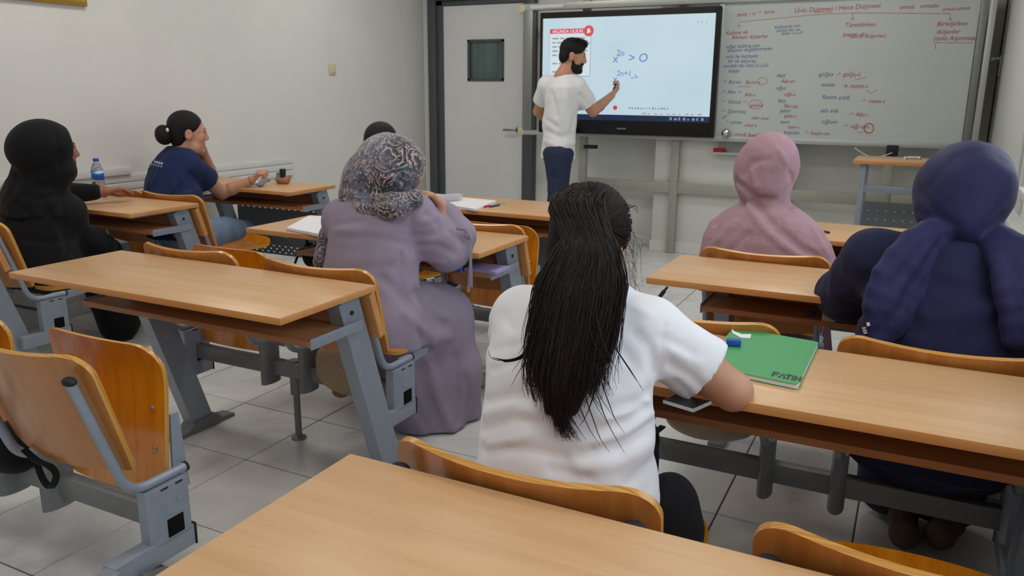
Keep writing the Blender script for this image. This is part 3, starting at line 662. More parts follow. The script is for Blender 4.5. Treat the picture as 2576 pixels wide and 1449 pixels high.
# ------------------------------------------------------------------ smooth implicit shapes -> one continuous mesh (bodies, clothes)
V3 = Vector
from mathutils.bvhtree import BVHTree
def vnp(p): return np.array([p[0], p[1], p[2]], dtype=np.float32)
class Field:
    def __init__(s, h=.008): s.h = h; s.ops = []; s.cr = []; s.wr = []; s.pl = []; s.px = []
    def rc(s, a, b, ra, rb, k=.02, sub=False):
        a, b = vnp(a), vnp(b); R_ = max(ra, rb); s.ops.append(('rc', np.minimum(a, b)-R_, np.maximum(a, b)+R_, k, sub, (a, b, ra, rb))); return s
    def chain(s, pts, rad, k=.02):
        for i in range(len(pts)-1): s.rc(pts[i], pts[i+1], rad[i], rad[i+1], k)
        return s
    def el(s, c, r, rot=None, k=.02, sub=False):
        c = vnp(c); R_ = np.array(rot if rot is not None else np.eye(3), dtype=np.float32); m = np.sqrt(((R_*np.array(r, np.float32))**2).sum(1))
        s.ops.append(('el', c-m, c+m, k, sub, (c, np.array(r, np.float32), R_))); return s
    def loft(s, sl, ang=0.0, k=.03, folds=None):
        """sl: (z, cx, cy, rx, ry) from low to high; ang turns the section about z; folds: (n, amp_low, amp_high, twist)"""
        a = np.array(sl, np.float32); m = a[:, 3:5].max(1)
        lo = np.array([(a[:, 1]-m).min(), (a[:, 2]-m).min(), a[0, 0]], np.float32)-.02; hi = np.array([(a[:, 1]+m).max(), (a[:, 2]+m).max(), a[-1, 0]], np.float32)+.02
        s.ops.append(('loft', lo, hi, k, False, (a, ang, folds))); return s
    def crease(s, pts, w, d):
        """line dent (d>0) or ridge (d<0), gaussian width w"""
        s.cr.append(([vnp(p) for p in pts], w, d)); return s
    def wrinkle(s, amp, wl, along=(0, 0, 1), seed=0, c=None, r=None):
        """cloth folds running mostly along a direction; inside radius r of c when given"""
        s.wr.append((amp, wl, np.array(along, np.float32), seed, None if c is None else vnp(c), r)); return s
    def pc(s, pts, w, d):
        """crease drawn over the visible side of the cloth"""
        s.px.append((pts, w, d)); return s
    def plane(s, c, n, R_):
        """cut straight through the limb at c, keeping the side against n"""
        s.pl.append((vnp(c), vnp(V3(n).normalized()), R_)); return s
    def build(s, name, mat, parent=None, cut=None, smooth_it=0):
        h = s.h; adds = [o for o in s.ops if not o[4]]
        lo = np.min([o[1] for o in adds], 0)-3*h-.02; hi = np.max([o[2] for o in adds], 0)+3*h+.02
        n = np.ceil((hi-lo)/h).astype(int)+1
        ax = [lo[i]+h*np.arange(n[i], dtype=np.float32) for i in range(3)]
        f = np.full(n, .5, np.float32)
        def sub_idx(l, u, m):
            return [slice(max(0, int((l[i]-m-lo[i])/h)), min(n[i], int((u[i]+m-lo[i])/h)+2)) for i in range(3)]
        for typ, l, u, k, sb, a in s.ops:
            sl = sub_idx(l, u, k+3*h)
            X, Y, Z = ax[0][sl[0]][:, None, None], ax[1][sl[1]][None, :, None], ax[2][sl[2]][None, None, :]
            if typ == 'rc':
                A, B, ra, rb = a; D = B-A; L2 = max(float(D@D), 1e-9)
                t = np.clip(((X-A[0])*D[0]+(Y-A[1])*D[1]+(Z-A[2])*D[2])/L2, 0, 1)
                d = np.sqrt((X-A[0]-t*D[0])**2+(Y-A[1]-t*D[1])**2+(Z-A[2]-t*D[2])**2)-(ra+(rb-ra)*t)
            elif typ == 'el':
                c, r, R_ = a; q = [(X-c[0])*R_[0, i]+(Y-c[1])*R_[1, i]+(Z-c[2])*R_[2, i] for i in range(3)]
                k0 = np.sqrt(sum((q[i]/r[i])**2 for i in range(3))); k1 = np.sqrt(sum((q[i]/r[i]**2)**2 for i in range(3)))
                d = k0*(k0-1)/np.maximum(k1, 1e-6)
            else:
                sl_, ang, fo = a; z = Z[0, 0]; I = [np.interp(z, sl_[:, 0], sl_[:, i]).astype(np.float32)[None, None, :] for i in range(1, 5)]
                ca, sa = math.cos(ang), math.sin(ang); x, y = X-I[0], Y-I[1]; qx, qy = x*ca+y*sa, -x*sa+y*ca
                sc_ = 1.0
                if fo:
                    th = np.arctan2(qy/I[3], qx/I[2]); zt = (Z-sl_[0, 0])/(sl_[-1, 0]-sl_[0, 0]); am = fo[1]+(fo[2]-fo[1])*np.clip(zt, 0, 1)
                    sc_ = 1+am*(np.sin(fo[0]*th+fo[3]*zt*6)+.5*np.sin((fo[0]*1.7)*th+2-fo[3]*zt*9))
                d = (np.sqrt((qx/(I[2]*sc_))**2+(qy/(I[3]*sc_))**2)-1)*np.minimum(I[2], I[3])*.9
                d = np.maximum(d, np.maximum(Z-sl_[-1, 0], sl_[0, 0]-Z))
            g = f[sl[0], sl[1], sl[2]]
            if sb:
                e = -d; hh = np.clip(.5-.5*(e-g)/k, 0, 1) if False else np.clip(.5+.5*(e-g)/k, 0, 1); f[sl[0], sl[1], sl[2]] = g+(e-g)*hh+k*hh*(1-hh)
            else:
                hh = np.clip(.5+.5*(g-d)/k, 0, 1); f[sl[0], sl[1], sl[2]] = g+(d-g)*hh-k*hh*(1-hh)
        if s.px:
            v_, q_ = nets(f, lo, h); bv = BVHTree.FromPolygons(v_.tolist(), q_.tolist())
            for pts, w, dp in s.px:
                hits = []
                for i in range(len(pts)-1):
                    for t in ((0, .34, .67, 1) if i == len(pts)-2 else (0, .34, .67)):
                        u_ = pts[i][0]+(pts[i+1][0]-pts[i][0])*t; w_ = pts[i][1]+(pts[i+1][1]-pts[i][1])*t
                        hp_ = bv.ray_cast(CO, (at(u_, w_, y=5)-CO).normalized())[0]
                        if hp_ is not None and (not hits or (hp_-hits[-1]).length < .25): hits.append(hp_)
                if len(hits) > 1: s.cr.append(([vnp(p) for p in hits], w, dp))
        for pts, w, dp in s.cr:
            P = np.array(pts); sl = sub_idx(P.min(0), P.max(0), 2.6*w)
            X, Y, Z = ax[0][sl[0]][:, None, None], ax[1][sl[1]][None, :, None], ax[2][sl[2]][None, None, :]
            if 0 in (X.size, Y.size, Z.size): continue
            best = None
            for A, B in zip(pts, pts[1:]):
                D = B-A; L2 = max(float(D@D), 1e-9); t = np.clip(((X-A[0])*D[0]+(Y-A[1])*D[1]+(Z-A[2])*D[2])/L2, 0, 1)
                d = (X-A[0]-t*D[0])**2+(Y-A[1]-t*D[1])**2+(Z-A[2]-t*D[2])**2
                best = d if best is None else np.minimum(best, d)
            f[sl[0], sl[1], sl[2]] += dp*np.exp(-best/(w*w))
        for C_, N_, R_ in s.pl:
            sl = sub_idx(C_-R_, C_+R_, 0); X, Y, Z = ax[0][sl[0]][:, None, None]-C_[0], ax[1][sl[1]][None, :, None]-C_[1], ax[2][sl[2]][None, None, :]-C_[2]
            d = X*N_[0]+Y*N_[1]+Z*N_[2]; g = f[sl[0], sl[1], sl[2]]; f[sl[0], sl[1], sl[2]] = np.where(X*X+Y*Y+Z*Z < R_*R_, np.maximum(g, d), g)
        for amp, wl, al, seed, C_, R_ in s.wr:
            ii = np.argwhere(np.abs(f) < .05); p = lo+h*ii.astype(np.float32); g_ = np.random.RandomState(seed); al = al/np.linalg.norm(al); w = 0
            for q_ in range(4):
                kv = g_.randn(3); kv -= al*(kv@al)*.93; kv /= np.linalg.norm(kv); mv = g_.randn(3); mv /= np.linalg.norm(mv)
                w = w+np.sin(2*np.pi/(wl*g_.uniform(.7, 1.5))*(p@kv)+g_.uniform(0, 6)+1.6*np.sin(2*np.pi/(wl*3.2)*(p@mv)+g_.uniform(0, 6)))
            mk = np.clip(.55+.6*np.sin(2*np.pi/(wl*4)*(p@(g_.randn(3)*.6))+g_.uniform(0, 6)), .1, 1)
            dd = amp*mk*np.tanh(w*.8)
            if C_ is not None: dd = dd*np.exp(-(((p-C_)**2).sum(1))/(R_*R_))
            f[tuple(ii.T)] += dd
        if cut: f = cut(f, ax)
        v, q = nets(f, lo, h)
        me = bpy.data.meshes.new(name); me.vertices.add(len(v)); me.vertices.foreach_set('co', v.ravel())
        nq = len(q); me.loops.add(nq*4); me.loops.foreach_set('vertex_index', q.ravel().astype(np.int32)); me.polygons.add(nq)
        me.polygons.foreach_set('loop_start', np.arange(0, nq*4, 4, dtype=np.int32)); me.polygons.foreach_set('use_smooth', np.ones(nq, bool))
        me.update(calc_edges=True); me.validate()
        o = obj(name, me, mat, parent)
        if parent is not None: o.matrix_parent_inverse = Matrix.Translation(-Vector(parent.location))
        return o
def nets(f, lo, h):
    s = f < 0
    c = [s[i:s.shape[0]-1+i, j:s.shape[1]-1+j, k:s.shape[2]-1+k] for i in (0, 1) for j in (0, 1) for k in (0, 1)]
    cnt = sum(x.astype(np.uint8) for x in c); act = (cnt > 0) & (cnt < 8)
    I = np.argwhere(act); idx = -np.ones(act.shape, np.int64); idx[act] = np.arange(len(I))
    off = np.array([(i, j, k) for i in (0, 1) for j in (0, 1) for k in (0, 1)])
    val = np.stack([f[I[:, 0]+o[0], I[:, 1]+o[1], I[:, 2]+o[2]] for o in off], 1)
    acc = np.zeros((len(I), 3)); num = np.zeros(len(I))
    for a in range(8):
        for b in range(a+1, 8):
            if np.abs(off[a]-off[b]).sum() != 1: continue
            m = (val[:, a] < 0) != (val[:, b] < 0); den = val[:, a]-val[:, b]
            t = np.where(m, val[:, a]/np.where(np.abs(den) < 1e-12, 1, den), 0)
            p = off[a]+(off[b]-off[a])*t[:, None]; acc += p*m[:, None]; num += m
    v = lo+h*(I+acc/num[:, None])
    Q = []
    for axn in range(3):
        o1, o2 = [(1, 2), (2, 0), (0, 1)][axn]
        sl0 = [slice(1, s.shape[i]-1) for i in range(3)]; sl0[axn] = slice(0, s.shape[axn]-1); sl1 = list(sl0); sl1[axn] = slice(1, s.shape[axn])
        a, b = s[tuple(sl0)], s[tuple(sl1)]; E_ = np.argwhere(a != b)
        if not len(E_): continue
        fl = a[tuple(E_.T)]; base = E_.copy()
        for i in range(3):
            if i != axn: base[:, i] += 1
        e1 = np.zeros(3, int); e1[o1] = 1; e2 = np.zeros(3, int); e2[o2] = 1
        g = lambda d: idx[tuple((base-d).T)]
        q = np.stack([g(e1+e2), g(e2), g(0*e1), g(e1)], 1); q[~fl] = q[~fl][:, ::-1]; Q.append(q)
    return v.astype(np.float32), np.concatenate(Q)
def axes(fwd, up=(0, 0, 1)):
    y = V3(fwd).normalized(); x = y.cross(V3(up)).normalized(); z = x.cross(y); return x, y, z
def rotm(x, y, z): return np.array([[x[i], y[i], z[i]] for i in range(3)], np.float32)
class Head:
    def __init__(s, c, fwd, up=(0, 0, 1), sc=1.0): s.c = V3(c); s.x, s.y, s.z = axes(fwd, up); s.s = sc; s.R = rotm(s.x, s.y, s.z)
    def p(s, x, y, z): return s.c+(s.x*x+s.y*y+s.z*z)*s.s
    def el(s, F, c, r, k=.02, sub=False): F.el(s.p(*c), [q*s.s for q in r], s.R, k, sub)
    def rc(s, F, a, b, ra, rb, k=.02, sub=False): F.rc(s.p(*a), s.p(*b), ra*s.s, rb*s.s, k, sub)
    def skin(s, F, ears=True, neck=True):
        s.el(F, (0, -.012, .035), (.072, .092, .082)); s.el(F, (0, .030, -.03), (.058, .060, .085), .03)
        s.rc(F, (-.035, .03, -.085), (.035, .03, -.085), .03, .03, .03); s.el(F, (0, .068, -.100), (.026, .022, .018), .025)
        s.rc(F, (-.03, .080, .022), (.03, .080, .022), .011, .011, .02)
        s.rc(F, (0, .090, .012), (0, .102, -.024), .007, .011, .014); s.rc(F, (-.010, .091, -.031), (.010, .091, -.031), .008, .008, .008)
        s.rc(F, (-.030, .066, -.012), (-.038, .055, -.03), .016, .016, .02); s.rc(F, (.030, .066, -.012), (.038, .055, -.03), .016, .016, .02)
        s.rc(F, (-.017, .083, -.056), (.017, .083, -.056), .0065, .0065, .008); s.rc(F, (-.015, .082, -.067), (.015, .082, -.067), .007, .007, .008)
        s.rc(F, (-.018, .093, -.0615), (.018, .093, -.0615), .0025, .0025, .004, True)
        for q in (-1, 1):
            s.el(F, (q*.031, .092, .006), (.017, .012, .011), .012, True)
            if ears:
                s.el(F, (q*.073, -.008, -.008), (.010, .020, .033), .006); s.el(F, (q*.082, -.004, -.004), (.006, .010, .018), .006, True)
        if neck: s.rc(F, (0, -.022, -.07), (0, -.040, -.17), .052, .058, .03)
    def face(s, parent, skin_dark, brow_mat):
        em = plain('eye_white', srgb(170, 160, 152), .3); im = plain('iris', srgb(38, 24, 18), .15)
        for q in (-1, 1):
            bm = bmesh.new(); bmesh.ops.create_uvsphere(bm, u_segments=14, v_segments=10, radius=.0105*s.s); e = obj('eye', bm, em, parent, True); e.location = s.p(q*.030, .0745, .006)-Vector(parent.location)
            bm = bmesh.new(); bmesh.ops.create_uvsphere(bm, u_segments=12, v_segments=8, radius=.0066*s.s); i_ = obj('iris', bm, im, e, True); i_.location = s.y*.0056*s.s
            bm = bmesh.new(); tube(bm, [s.p(q*(.016+.028*t), .0905-.012*t*t-.002, .027+.006*math.sin(t*2.4))-Vector(parent.location) for t in np.linspace(0, 1, 7)], [.0022, .0035, .0038, .0036, .003, .0022, .001], 6); obj('eyebrow', bm, brow_mat, parent, True)
        bm = bmesh.new(); tube(bm, [s.p(x, .0885-abs(x)*.25, -.0575-abs(x)*.05)-Vector(parent.location) for x in np.linspace(-.021, .021, 7)], [.001, .003, .0042, .0038, .0042, .003, .001], 6); tube(bm, [s.p(x, .0880-abs(x)*.25, -.066+abs(x)*.1)-Vector(parent.location) for x in np.linspace(-.019, .019, 7)], [.001, .0035, .005, .0055, .005, .0035, .001], 6); obj('lips', bm, skin_dark, parent, True)
def hand(F, wrist, d, n, side=1, curl=.5, s=1.0, thumb=.6, spread=.12):
    """d: wrist to knuckles, n: direction the palm faces, side: +1 thumb on d x n side"""
    d = V3(d).normalized(); n = V3(n); n = (n-d*n.dot(d)).normalized(); l = d.cross(n)*side; w = V3(wrist)
    for i, (off, ln) in enumerate(((.024, .072), (.008, .080), (-.008, .074), (-.023, .058))):
        k0 = w+d*(.082-.006*abs(i-1))*s+l*off*s; F.rc(w+l*off*.6*s+d*.01*s, k0, .0135*s, .0115*s, .014)
        p = k0; a = curl*.5; dirv = (d+l*spread*(off/.024)).normalized()
        for j, (f_, r0, r1) in enumerate(((.45, .0098, .0088), (.30, .0088, .0080), (.25, .0080, .0066))):
            v = dirv*math.cos(a)+n*math.sin(a); p2 = p+v*ln*f_*s; F.rc(p, p2, r0*s, r1*s, .006); p = p2; a += curl*(.95 if j == 0 else .7)
    b = w+d*.022*s+l*.022*s+n*.006*s; t1 = b+(d*.55+l*.62+n*.35*thumb).normalized()*.042*s; t2 = t1+(d*.8+l*.15+n*.55*thumb).normalized()*.032*s; t3 = t2+(d*.85-l*.12+n*.6*thumb).normalized()*.025*s
    F.rc(b, t1, .0145*s, .0115*s, .012); F.rc(t1, t2, .0112*s, .0098*s, .006); F.rc(t2, t3, .0098*s, .0078*s, .006)
def skinmat(name, c, dark=.8):
    t = NT(name); f = t.noise(t.coord(), 25, 4); t.base(t.ramp(f, [(.3, tuple(x*.9 for x in c[:3])+(1,)), (.7, c)])); t.set(Roughness=.5)
    t.b.inputs['Subsurface Weight'].default_value = .12; t.b.inputs['Subsurface Radius'].default_value = (.02, .008, .005); t.b.inputs['Subsurface Scale'].default_value = .3
    return t.m
def strands(name, curves, mat, parent, r=.0011, nseg=None):
    """thin three-sided tapering hair strands as one mesh part"""
    Vx, Fx = [], []
    for pts in curves:
        n = len(pts); P = [Vector(p) for p in pts]; fr = frames(P); b0 = len(Vx)
        for i, (p, (t, a, b)) in enumerate(zip(P, fr)):
            q = r*(1-.75*(i/(n-1))**2)
            for k in range(3):
                an = 2.0944*k; Vx.append(p+a*(q*math.cos(an))+b*(q*math.sin(an)))
        for i in range(n-1):
            for k in range(3): Fx.append((b0+3*i+k, b0+3*i+(k+1) % 3, b0+3*i+3+(k+1) % 3, b0+3*i+3+k))
    me = bpy.data.meshes.new(name); me.from_pydata([tuple(v) for v in Vx], [], Fx); me.polygons.foreach_set('use_smooth', [True]*len(me.polygons))
    o = obj(name, me, mat, parent); o.matrix_parent_inverse = Matrix.Translation(-Vector(parent.location)); return o
def hairmat(name, c):
    t = NT(name); f = t.noise(t.coord((160, 160, 14)), 3, 4); t.base(t.ramp(f, [(.3, tuple(x*.5 for x in c[:3])+(1,)), (.75, c)])); t.set(Roughness=.55); t.b.inputs['Specular IOR Level'].default_value = .22
    t.bump(f, .6, .006); return t.m
def spline(pts, n):
    """Catmull-Rom through pts"""
    P = [Vector(p) for p in pts]; P = [P[0]*2-P[1]]+P+[P[-1]*2-P[-2]]; out = []; m = len(P)-3
    for i in range(n):
        u = i/(n-1)*m; k = min(int(u), m-1); t = u-k; a, b, c, d = P[k:k+4]
        out.append(.5*((2*b)+(c-a)*t+(2*a-5*b+4*c-d)*t*t+(3*b-a-3*c+d)*t**3))
    return out
M['skin_f'] = skinmat('warm_skin', srgb(192, 140, 112)); M['skin_m'] = skinmat('tan_skin', srgb(196, 144, 114)); M['skin_d'] = skinmat('brown_skin', srgb(150, 98, 74)); M['lips'] = plain('lip_tone', srgb(160, 92, 82), .45)
M['hair_cap'] = hairmat('dark_hair_base', srgb(24, 20, 19)); M['hair'] = hairmat('black_brown_hair', srgb(46, 36, 33)); M['hair_b'] = hairmat('black_hair', srgb(32, 28, 28))
M['white_cotton'] = fabric('white_cotton', srgb(226, 226, 230), .02, 1400, .85, .22, .2, 9, .5)
M['tee_white'] = fabric('white_jersey', srgb(232, 232, 234), .02, 1200, .85, .18, .2, 10, .4)
M['black_cloth'] = fabric('black_cloth', srgb(17, 17, 20), .15, 800, .85, .25, .4, 8, .5)
M['navy_tee'] = fabric('navy_jersey', srgb(30, 44, 82), .08, 1000, .85, .2, .3, 10, .4)
M['navy_cloth'] = fabric('navy_crepe', srgb(35, 37, 68), .10, 900, .8, .3, .4, 8, .6)
M['navy_scarf'] = fabric('navy_satin_scarf', srgb(38, 36, 76), .14, 700, .55, .3, .5, 9, .6)
M['lilac'] = fabric('lilac_grey_crepe', srgb(146, 134, 152), .03, 900, .8, .2, .3, 7, .4)
M['pink_scarf'] = fabric('dusty_pink_muslin', srgb(166, 134, 143), .07, 500, .9, .35, .3, 26, .5)
M['denim'] = fabric('blue_denim', srgb(108, 128, 156), .16, 700, .9, .3, .1, 30, .3)
M['denim_d'] = fabric('dark_denim', srgb(48, 57, 80), .14, 700, .9, .3, .1, 22, .4)
M['slate'] = fabric('slate_shirt', srgb(110, 128, 146), .1, 700)
def paisley():
    t = NT('paisley_scarf'); co = t.coord((1, 1, 1)); dn = t.n('ShaderNodeTexNoise'); dn.inputs['Scale'].default_value = 9; t.l(co, dn.inputs['Vector'])
    vm = t.n('ShaderNodeVectorMath', operation='SCALE'); t.l(dn.outputs['Color'], vm.inputs[0]); vm.inputs['Scale'].default_value = .07
    va = t.n('ShaderNodeVectorMath', operation='ADD'); t.l(co, va.inputs[0]); t.l(vm.outputs[0], va.inputs[1])
    def vor(scale, feat='F1', vec=None):
        x = t.n('ShaderNodeTexVoronoi', feature=feat); x.inputs['Scale'].default_value = scale; t.l(vec or va.outputs[0], x.inputs['Vector']); return x.outputs['Distance']
    big = vor(11); ring = t.math('SINE', t.math('MULTIPLY', big, 46)); small = vor(70); fine = t.noise(va.outputs[0], 90, 3); edge = vor(26, 'DISTANCE_TO_EDGE')
    dark, pink, teal, gr = srgb(34, 32, 42), srgb(184, 164, 160), srgb(40, 76, 92), srgb(98, 100, 118)
    zone = t.noise(co, 8, 2)
    c = t.mix(t.ramp(zone, [(.42, (0, 0, 0, 1)), (.6, (1, 1, 1, 1))]), dark, gr)
    c = t.mix(t.ramp(small, [(.16, (.85, .85, .85, 1)), (.34, (0, 0, 0, 1))]), c, pink)
    c = t.mix(t.math('MULTIPLY', t.ramp(ring, [(.55, (0, 0, 0, 1)), (.75, (1, 1, 1, 1))]), t.ramp(t.noise(va.outputs[0], 14, 2), [(.42, (0, 0, 0, 1)), (.55, (1, 1, 1, 1))])), c, pink)
    c = t.mix(t.ramp(edge, [(.02, (.8, .8, .8, 1)), (.05, (0, 0, 0, 1))]), c, dark)
    c = t.mix(t.ramp(fine, [(.56, (0, 0, 0, 1)), (.64, (.6, .6, .6, 1))]), c, pink)
    c = t.mix(t.ramp(t.noise(va.outputs[0], 26, 2), [(.62, (0, 0, 0, 1)), (.68, (.8, .8, .8, 1))]), c, teal)
    t.base(c); t.set(Roughness=.5); t.b.inputs['Sheen Weight'].default_value = .3; t.bump(t.noise(co, 30, 3), .25, .01); return t.m
M['paisley'] = paisley()

from mathutils.bvhtree import BVHTree
def ray_on(o, u, v):
    """point and normal where the photo position lies on an object's surface"""
    if 'bvh' not in ray_on.__dict__: ray_on.bvh = {}
    if o.name not in ray_on.bvh: ray_on.bvh[o.name] = BVHTree.FromPolygons([x.co[:] for x in o.data.vertices], [p.vertices[:] for p in o.data.polygons])
    d = (at(u, v, y=5)-CO).normalized(); hit, n, i, dist = ray_on.bvh[o.name].ray_cast(CO, d); return hit, n
def print_on(o, parent, name, quads, mat, lift=.0025):
    """small printed bars laid on the cloth; quads in photo positions"""
    bm = bmesh.new()
    for q in quads:
        vs = []
        for u, v in q:
            p, n = ray_on(o, u, v)
            if p is None: break
            vs.append(bm.verts.new(p+n*lift-Vector(parent.location)))
        if len(vs) == len(q): bm.faces.new(vs)
    r = obj(name, bm, mat, parent); r['kind'] = 'stuff'; return r
# ------------------------------------------------------------------ people
def person(name_loc, label): return empty('person', name_loc, label, 'person')
def D2(a): return (math.sin(a), math.cos(a), 0)           # heading: angle to the right of +y
# ---- student with the ponytail, white shirt (seat of the foreground desk)
P = person((-.58, 1.42, .43), 'seated student with a long dark ponytail and white short sleeved shirt')
hd = Head((-.612, 1.602, 1.040), (.06, 1, -.42), sc=.98)
Fb = Field(.0055); hd.skin(Fb)
shR, shL = V3((-.452, 1.535, .885)), V3((-.742, 1.535, .878))
elR, wrR = at(1843, 984, y=1.606), V3((-.490, 1.830, .790))
elL, wrL = V3((-.800, 1.660, .800)), V3((-.640, 1.860, .790))
Fb.chain([hd.p(0, -.04, -.15), (-.59, 1.53, .93), (-.60, 1.47, .75), (-.59, 1.42, .52)], [.056, .07, .10, .11], .05)
Fb.chain([(-.59, 1.53, .91), shR, shR.lerp(elR, .5), elR], [.05, .048, .047, .041], .02); Fb.chain([elR, elR.lerp(wrR, .35), wrR], [.040, .040, .027], .01)
Fb.chain([(-.59, 1.53, .91), shL, elL], [.05, .046, .040], .02); Fb.chain([elL, elL.lerp(wrL, .35), wrL], [.040, .038, .026], .01)
hand(Fb, wrR, (-.25, .9, .25), (-.5, .2, -.8), 1, .75, .92); hand(Fb, wrL, (.3, .9, .0), (0, .1, -1), -1, .35, .92)
Fb.build('body', M['skin_f'], P)
F = Field(.0065)
F.loft([(.50, -.580, 1.405, .205, .145), (.58, -.582, 1.41, .197, .138), (.66, -.588, 1.42, .186, .128), (.74, -.594, 1.44, .180, .122), (.82, -.602, 1.465, .180, .118), (.88, -.604, 1.49, .165, .108), (.925, -.598, 1.512, .125, .09), (.965, -.585, 1.53, .074, .068)], 0, .03, (7, .018, .004, .5))
F.rc((-.60, 1.51, .90), shL+V3((.01, 0, 0)), .07, .066, .05); F.rc((-.60, 1.51, .90), shR, .07, .066, .05)
e1 = shR.lerp(elR, .64)
F.rc(shR, e1+(elR-shR).normalized()*.05, .066, .074, .03); F.rc(shL, V3((-.790, 1.615, .815)), .066, .074, .03)
ax_ = (e1-shR).normalized(); F.plane(e1+ax_*.0, ax_, .16)
F.wrinkle(.003, .16, (1, 0, .35), 5); F.wrinkle(.0018, .08, (1, .2, -.5), 8)
F.el(hd.p(0, -.045, -.165), (.058, .058, .03), None, .012, True)
for pts, w, d in (([(1648, 974), (1613, 1010), (1530, 1033)], .010, .007), ([(1648, 990), (1600, 1030), (1520, 1055)], .010, -.006), ([(1645, 1010), (1577, 1057), (1482, 1093)], .011, .007), ([(1640, 1040), (1580, 1085), (1500, 1115)], .010, -.005), ([(1637, 1069), (1565, 1122), (1459, 1140)], .012, .007), ([(1630, 1120), (1560, 1165), (1460, 1180)], .012, -.006), ([(1640, 1170), (1580, 1215)], .012, .006),
                  ([(1224, 1010), (1292, 992), (1346, 1004)], .010, .006), ([(1220, 1040), (1290, 1022), (1350, 1035)], .010, -.005), ([(1215, 1081), (1298, 1057), (1358, 1069)], .010, .006), ([(1227, 1122), (1328, 1099)], .010, -.005), ([(1215, 1130), (1330, 1130), (1420, 1150)], .012, .005), ([(1238, 930), (1290, 915)], .008, .004), ([(1240, 880), (1300, 868)], .008, .004), ([(1390, 1180), (1480, 1200)], .012, .005),
                  ([(1672, 820), (1666, 891), (1654, 974)], .004, .0045), ([(1684, 915), (1743, 950), (1779, 992)], .010, .007), ([(1690, 880), (1760, 915)], .010, -.005), ([(1700, 960), (1740, 1000)], .009, .006), ([(1660, 850), (1690, 860), (1740, 890)], .010, .005), ([(1600, 840), (1640, 880), (1650, 930)], .012, .006), ([(1590, 770), (1630, 790)], .010, -.004), ([(1560, 870), (1600, 930), (1560, 960)], .012, .005), ([(1270, 790), (1290, 830)], .008, .004)):
    F.pc(pts, w, d)
F.build('shirt', M['white_cotton'], P)
F = Field(.01)
for s in (-1, 1):
    hx = -.645+s*.072; F.chain([(hx, 1.40, .50), (hx, 1.82, .51), (hx, 1.80, .08)], [.085, .065, .055], .03); F.rc((hx, 1.80, .06), (hx, 1.92, .045), .045, .035, .02)
F.el((-.595, 1.39, .50), (.175, .12, .07), None, .04)
F.build('trousers', M['black_cloth'], P)
# hair: cap, ponytail core, strands
tie = at(1492, 556, y=1.505)
F = Field(.006); hd.el(F, (0, -.022, .036), (.082, .096, .092)); hd.el(F, (0, -.06, -.03), (.072, .05, .07), .03); F.rc(hd.p(0, -.07, .03), tie, .045, .018, .04)
hd.el(F, (0, .125, -.03), (.09, .075, .11), .02, True)
F.build('hair', M['hair_cap'], P)
cl = [(1488, 548, 1.490), (1478, 610, 1.43), (1462, 715, 1.385), (1440, 840, 1.352), (1420, 950, 1.325), (1412, 1035, 1.31), (1420, 1105, 1.305)]
ctr = [at(u, v, y=y) for u, v, y in cl]; hwid = [.012, .050, .080, .078, .070, .050, .012]; hthk = [.014, .036, .042, .036, .030, .022, .010]
LAT = V3((math.cos(YAW), math.sin(YAW), 0)); DEP = V3((-math.sin(YAW), math.cos(YAW), 0))
F = Field(.006)
for i in range(2, len(ctr)-2):
    for o_ in (-.5, 0, .5):
        F.rc(ctr[i]+LAT*o_*hwid[i], ctr[i+1]+LAT*o_*hwid[i+1]*.9, max(.008, hthk[i]*.45), max(.006, hthk[i+1]*.42), .02)
F.build('ponytail', M['hair_cap'], P)
cur = []; rnd = random.Random(3)
for k in range(2200):
    a = rnd.uniform(0, 2*math.pi); rr = math.sqrt(rnd.random())*1.0+.08; ca, sa = math.cos(a)*rr, math.sin(a)*rr
    end = min(1, .74+.26*math.exp(-((ca+.12)/.30)**2)+rnd.uniform(-.20, .03)); drift = rnd.gauss(0, .16); wav = rnd.uniform(-.006, .006); ph = rnd.uniform(0, 6)
    pts = []
    m = len(ctr)-1
    for i in range(11):
        t = i/10*end*m; j = min(int(t), m-1); f_ = t-j; c_ = ctr[j].lerp(ctr[j+1], f_); w_ = hwid[j]*(1-f_)+hwid[j+1]*f_; h_ = hthk[j]*(1-f_)+hthk[j+1]*f_
        c_ = c_+LAT*((ca*w_*1.02)+drift*.10*(t/m)**2*(.4+abs(ca))+wav*math.sin(t*2+ph))+DEP*(sa*h_*1.05)
        if i == 10: c_ += LAT*rnd.uniform(-.004, .02)
        pts.append(c_)
    pts[0] = tie+LAT*(ca*.012)+DEP*(sa*.012)-V3((0, 0, .004)); st0 = tie+LAT*(ca*.055+rnd.uniform(-.01, .01))+DEP*.045+V3((0, 0, .012+.03*(1-abs(ca))+rnd.uniform(-.03, .012)))
    cur.append(spline([st0]+pts, 16))
for k in range(900):                                           # crown hair falling over the tie into the tail
    x_ = rnd.uniform(-1, 1); m_ = rnd.uniform(.2, 1); z_ = rnd.uniform(.55, .97)*math.sqrt(1-.42*x_*x_)
    a0 = hd.p(x_*.055, -.022-.097*math.sqrt(max(0, 1.06-z_*z_))*rnd.uniform(.4, .9), .036+.096*z_); a1_ = hd.p(x_*.062, -.128+.02*x_*x_+rnd.uniform(-.01, .006), .055+rnd.uniform(-.012, .012)); e_ = rnd.choice((2, 3, 3, 4, 4, 5))
    pts = [a0, a1_]+[ctr[j]+LAT*(x_*hwid[j]*.92+rnd.uniform(-.006, .006))-DEP*(hthk[j]*math.sqrt(max(.05, 1-x_*x_))*rnd.uniform(.75, 1.08)) for j in range(1, e_+1)]
    pts[-1] = pts[-1].lerp(pts[-2], rnd.random()*.8)
    cur.append(spline(pts, 16))
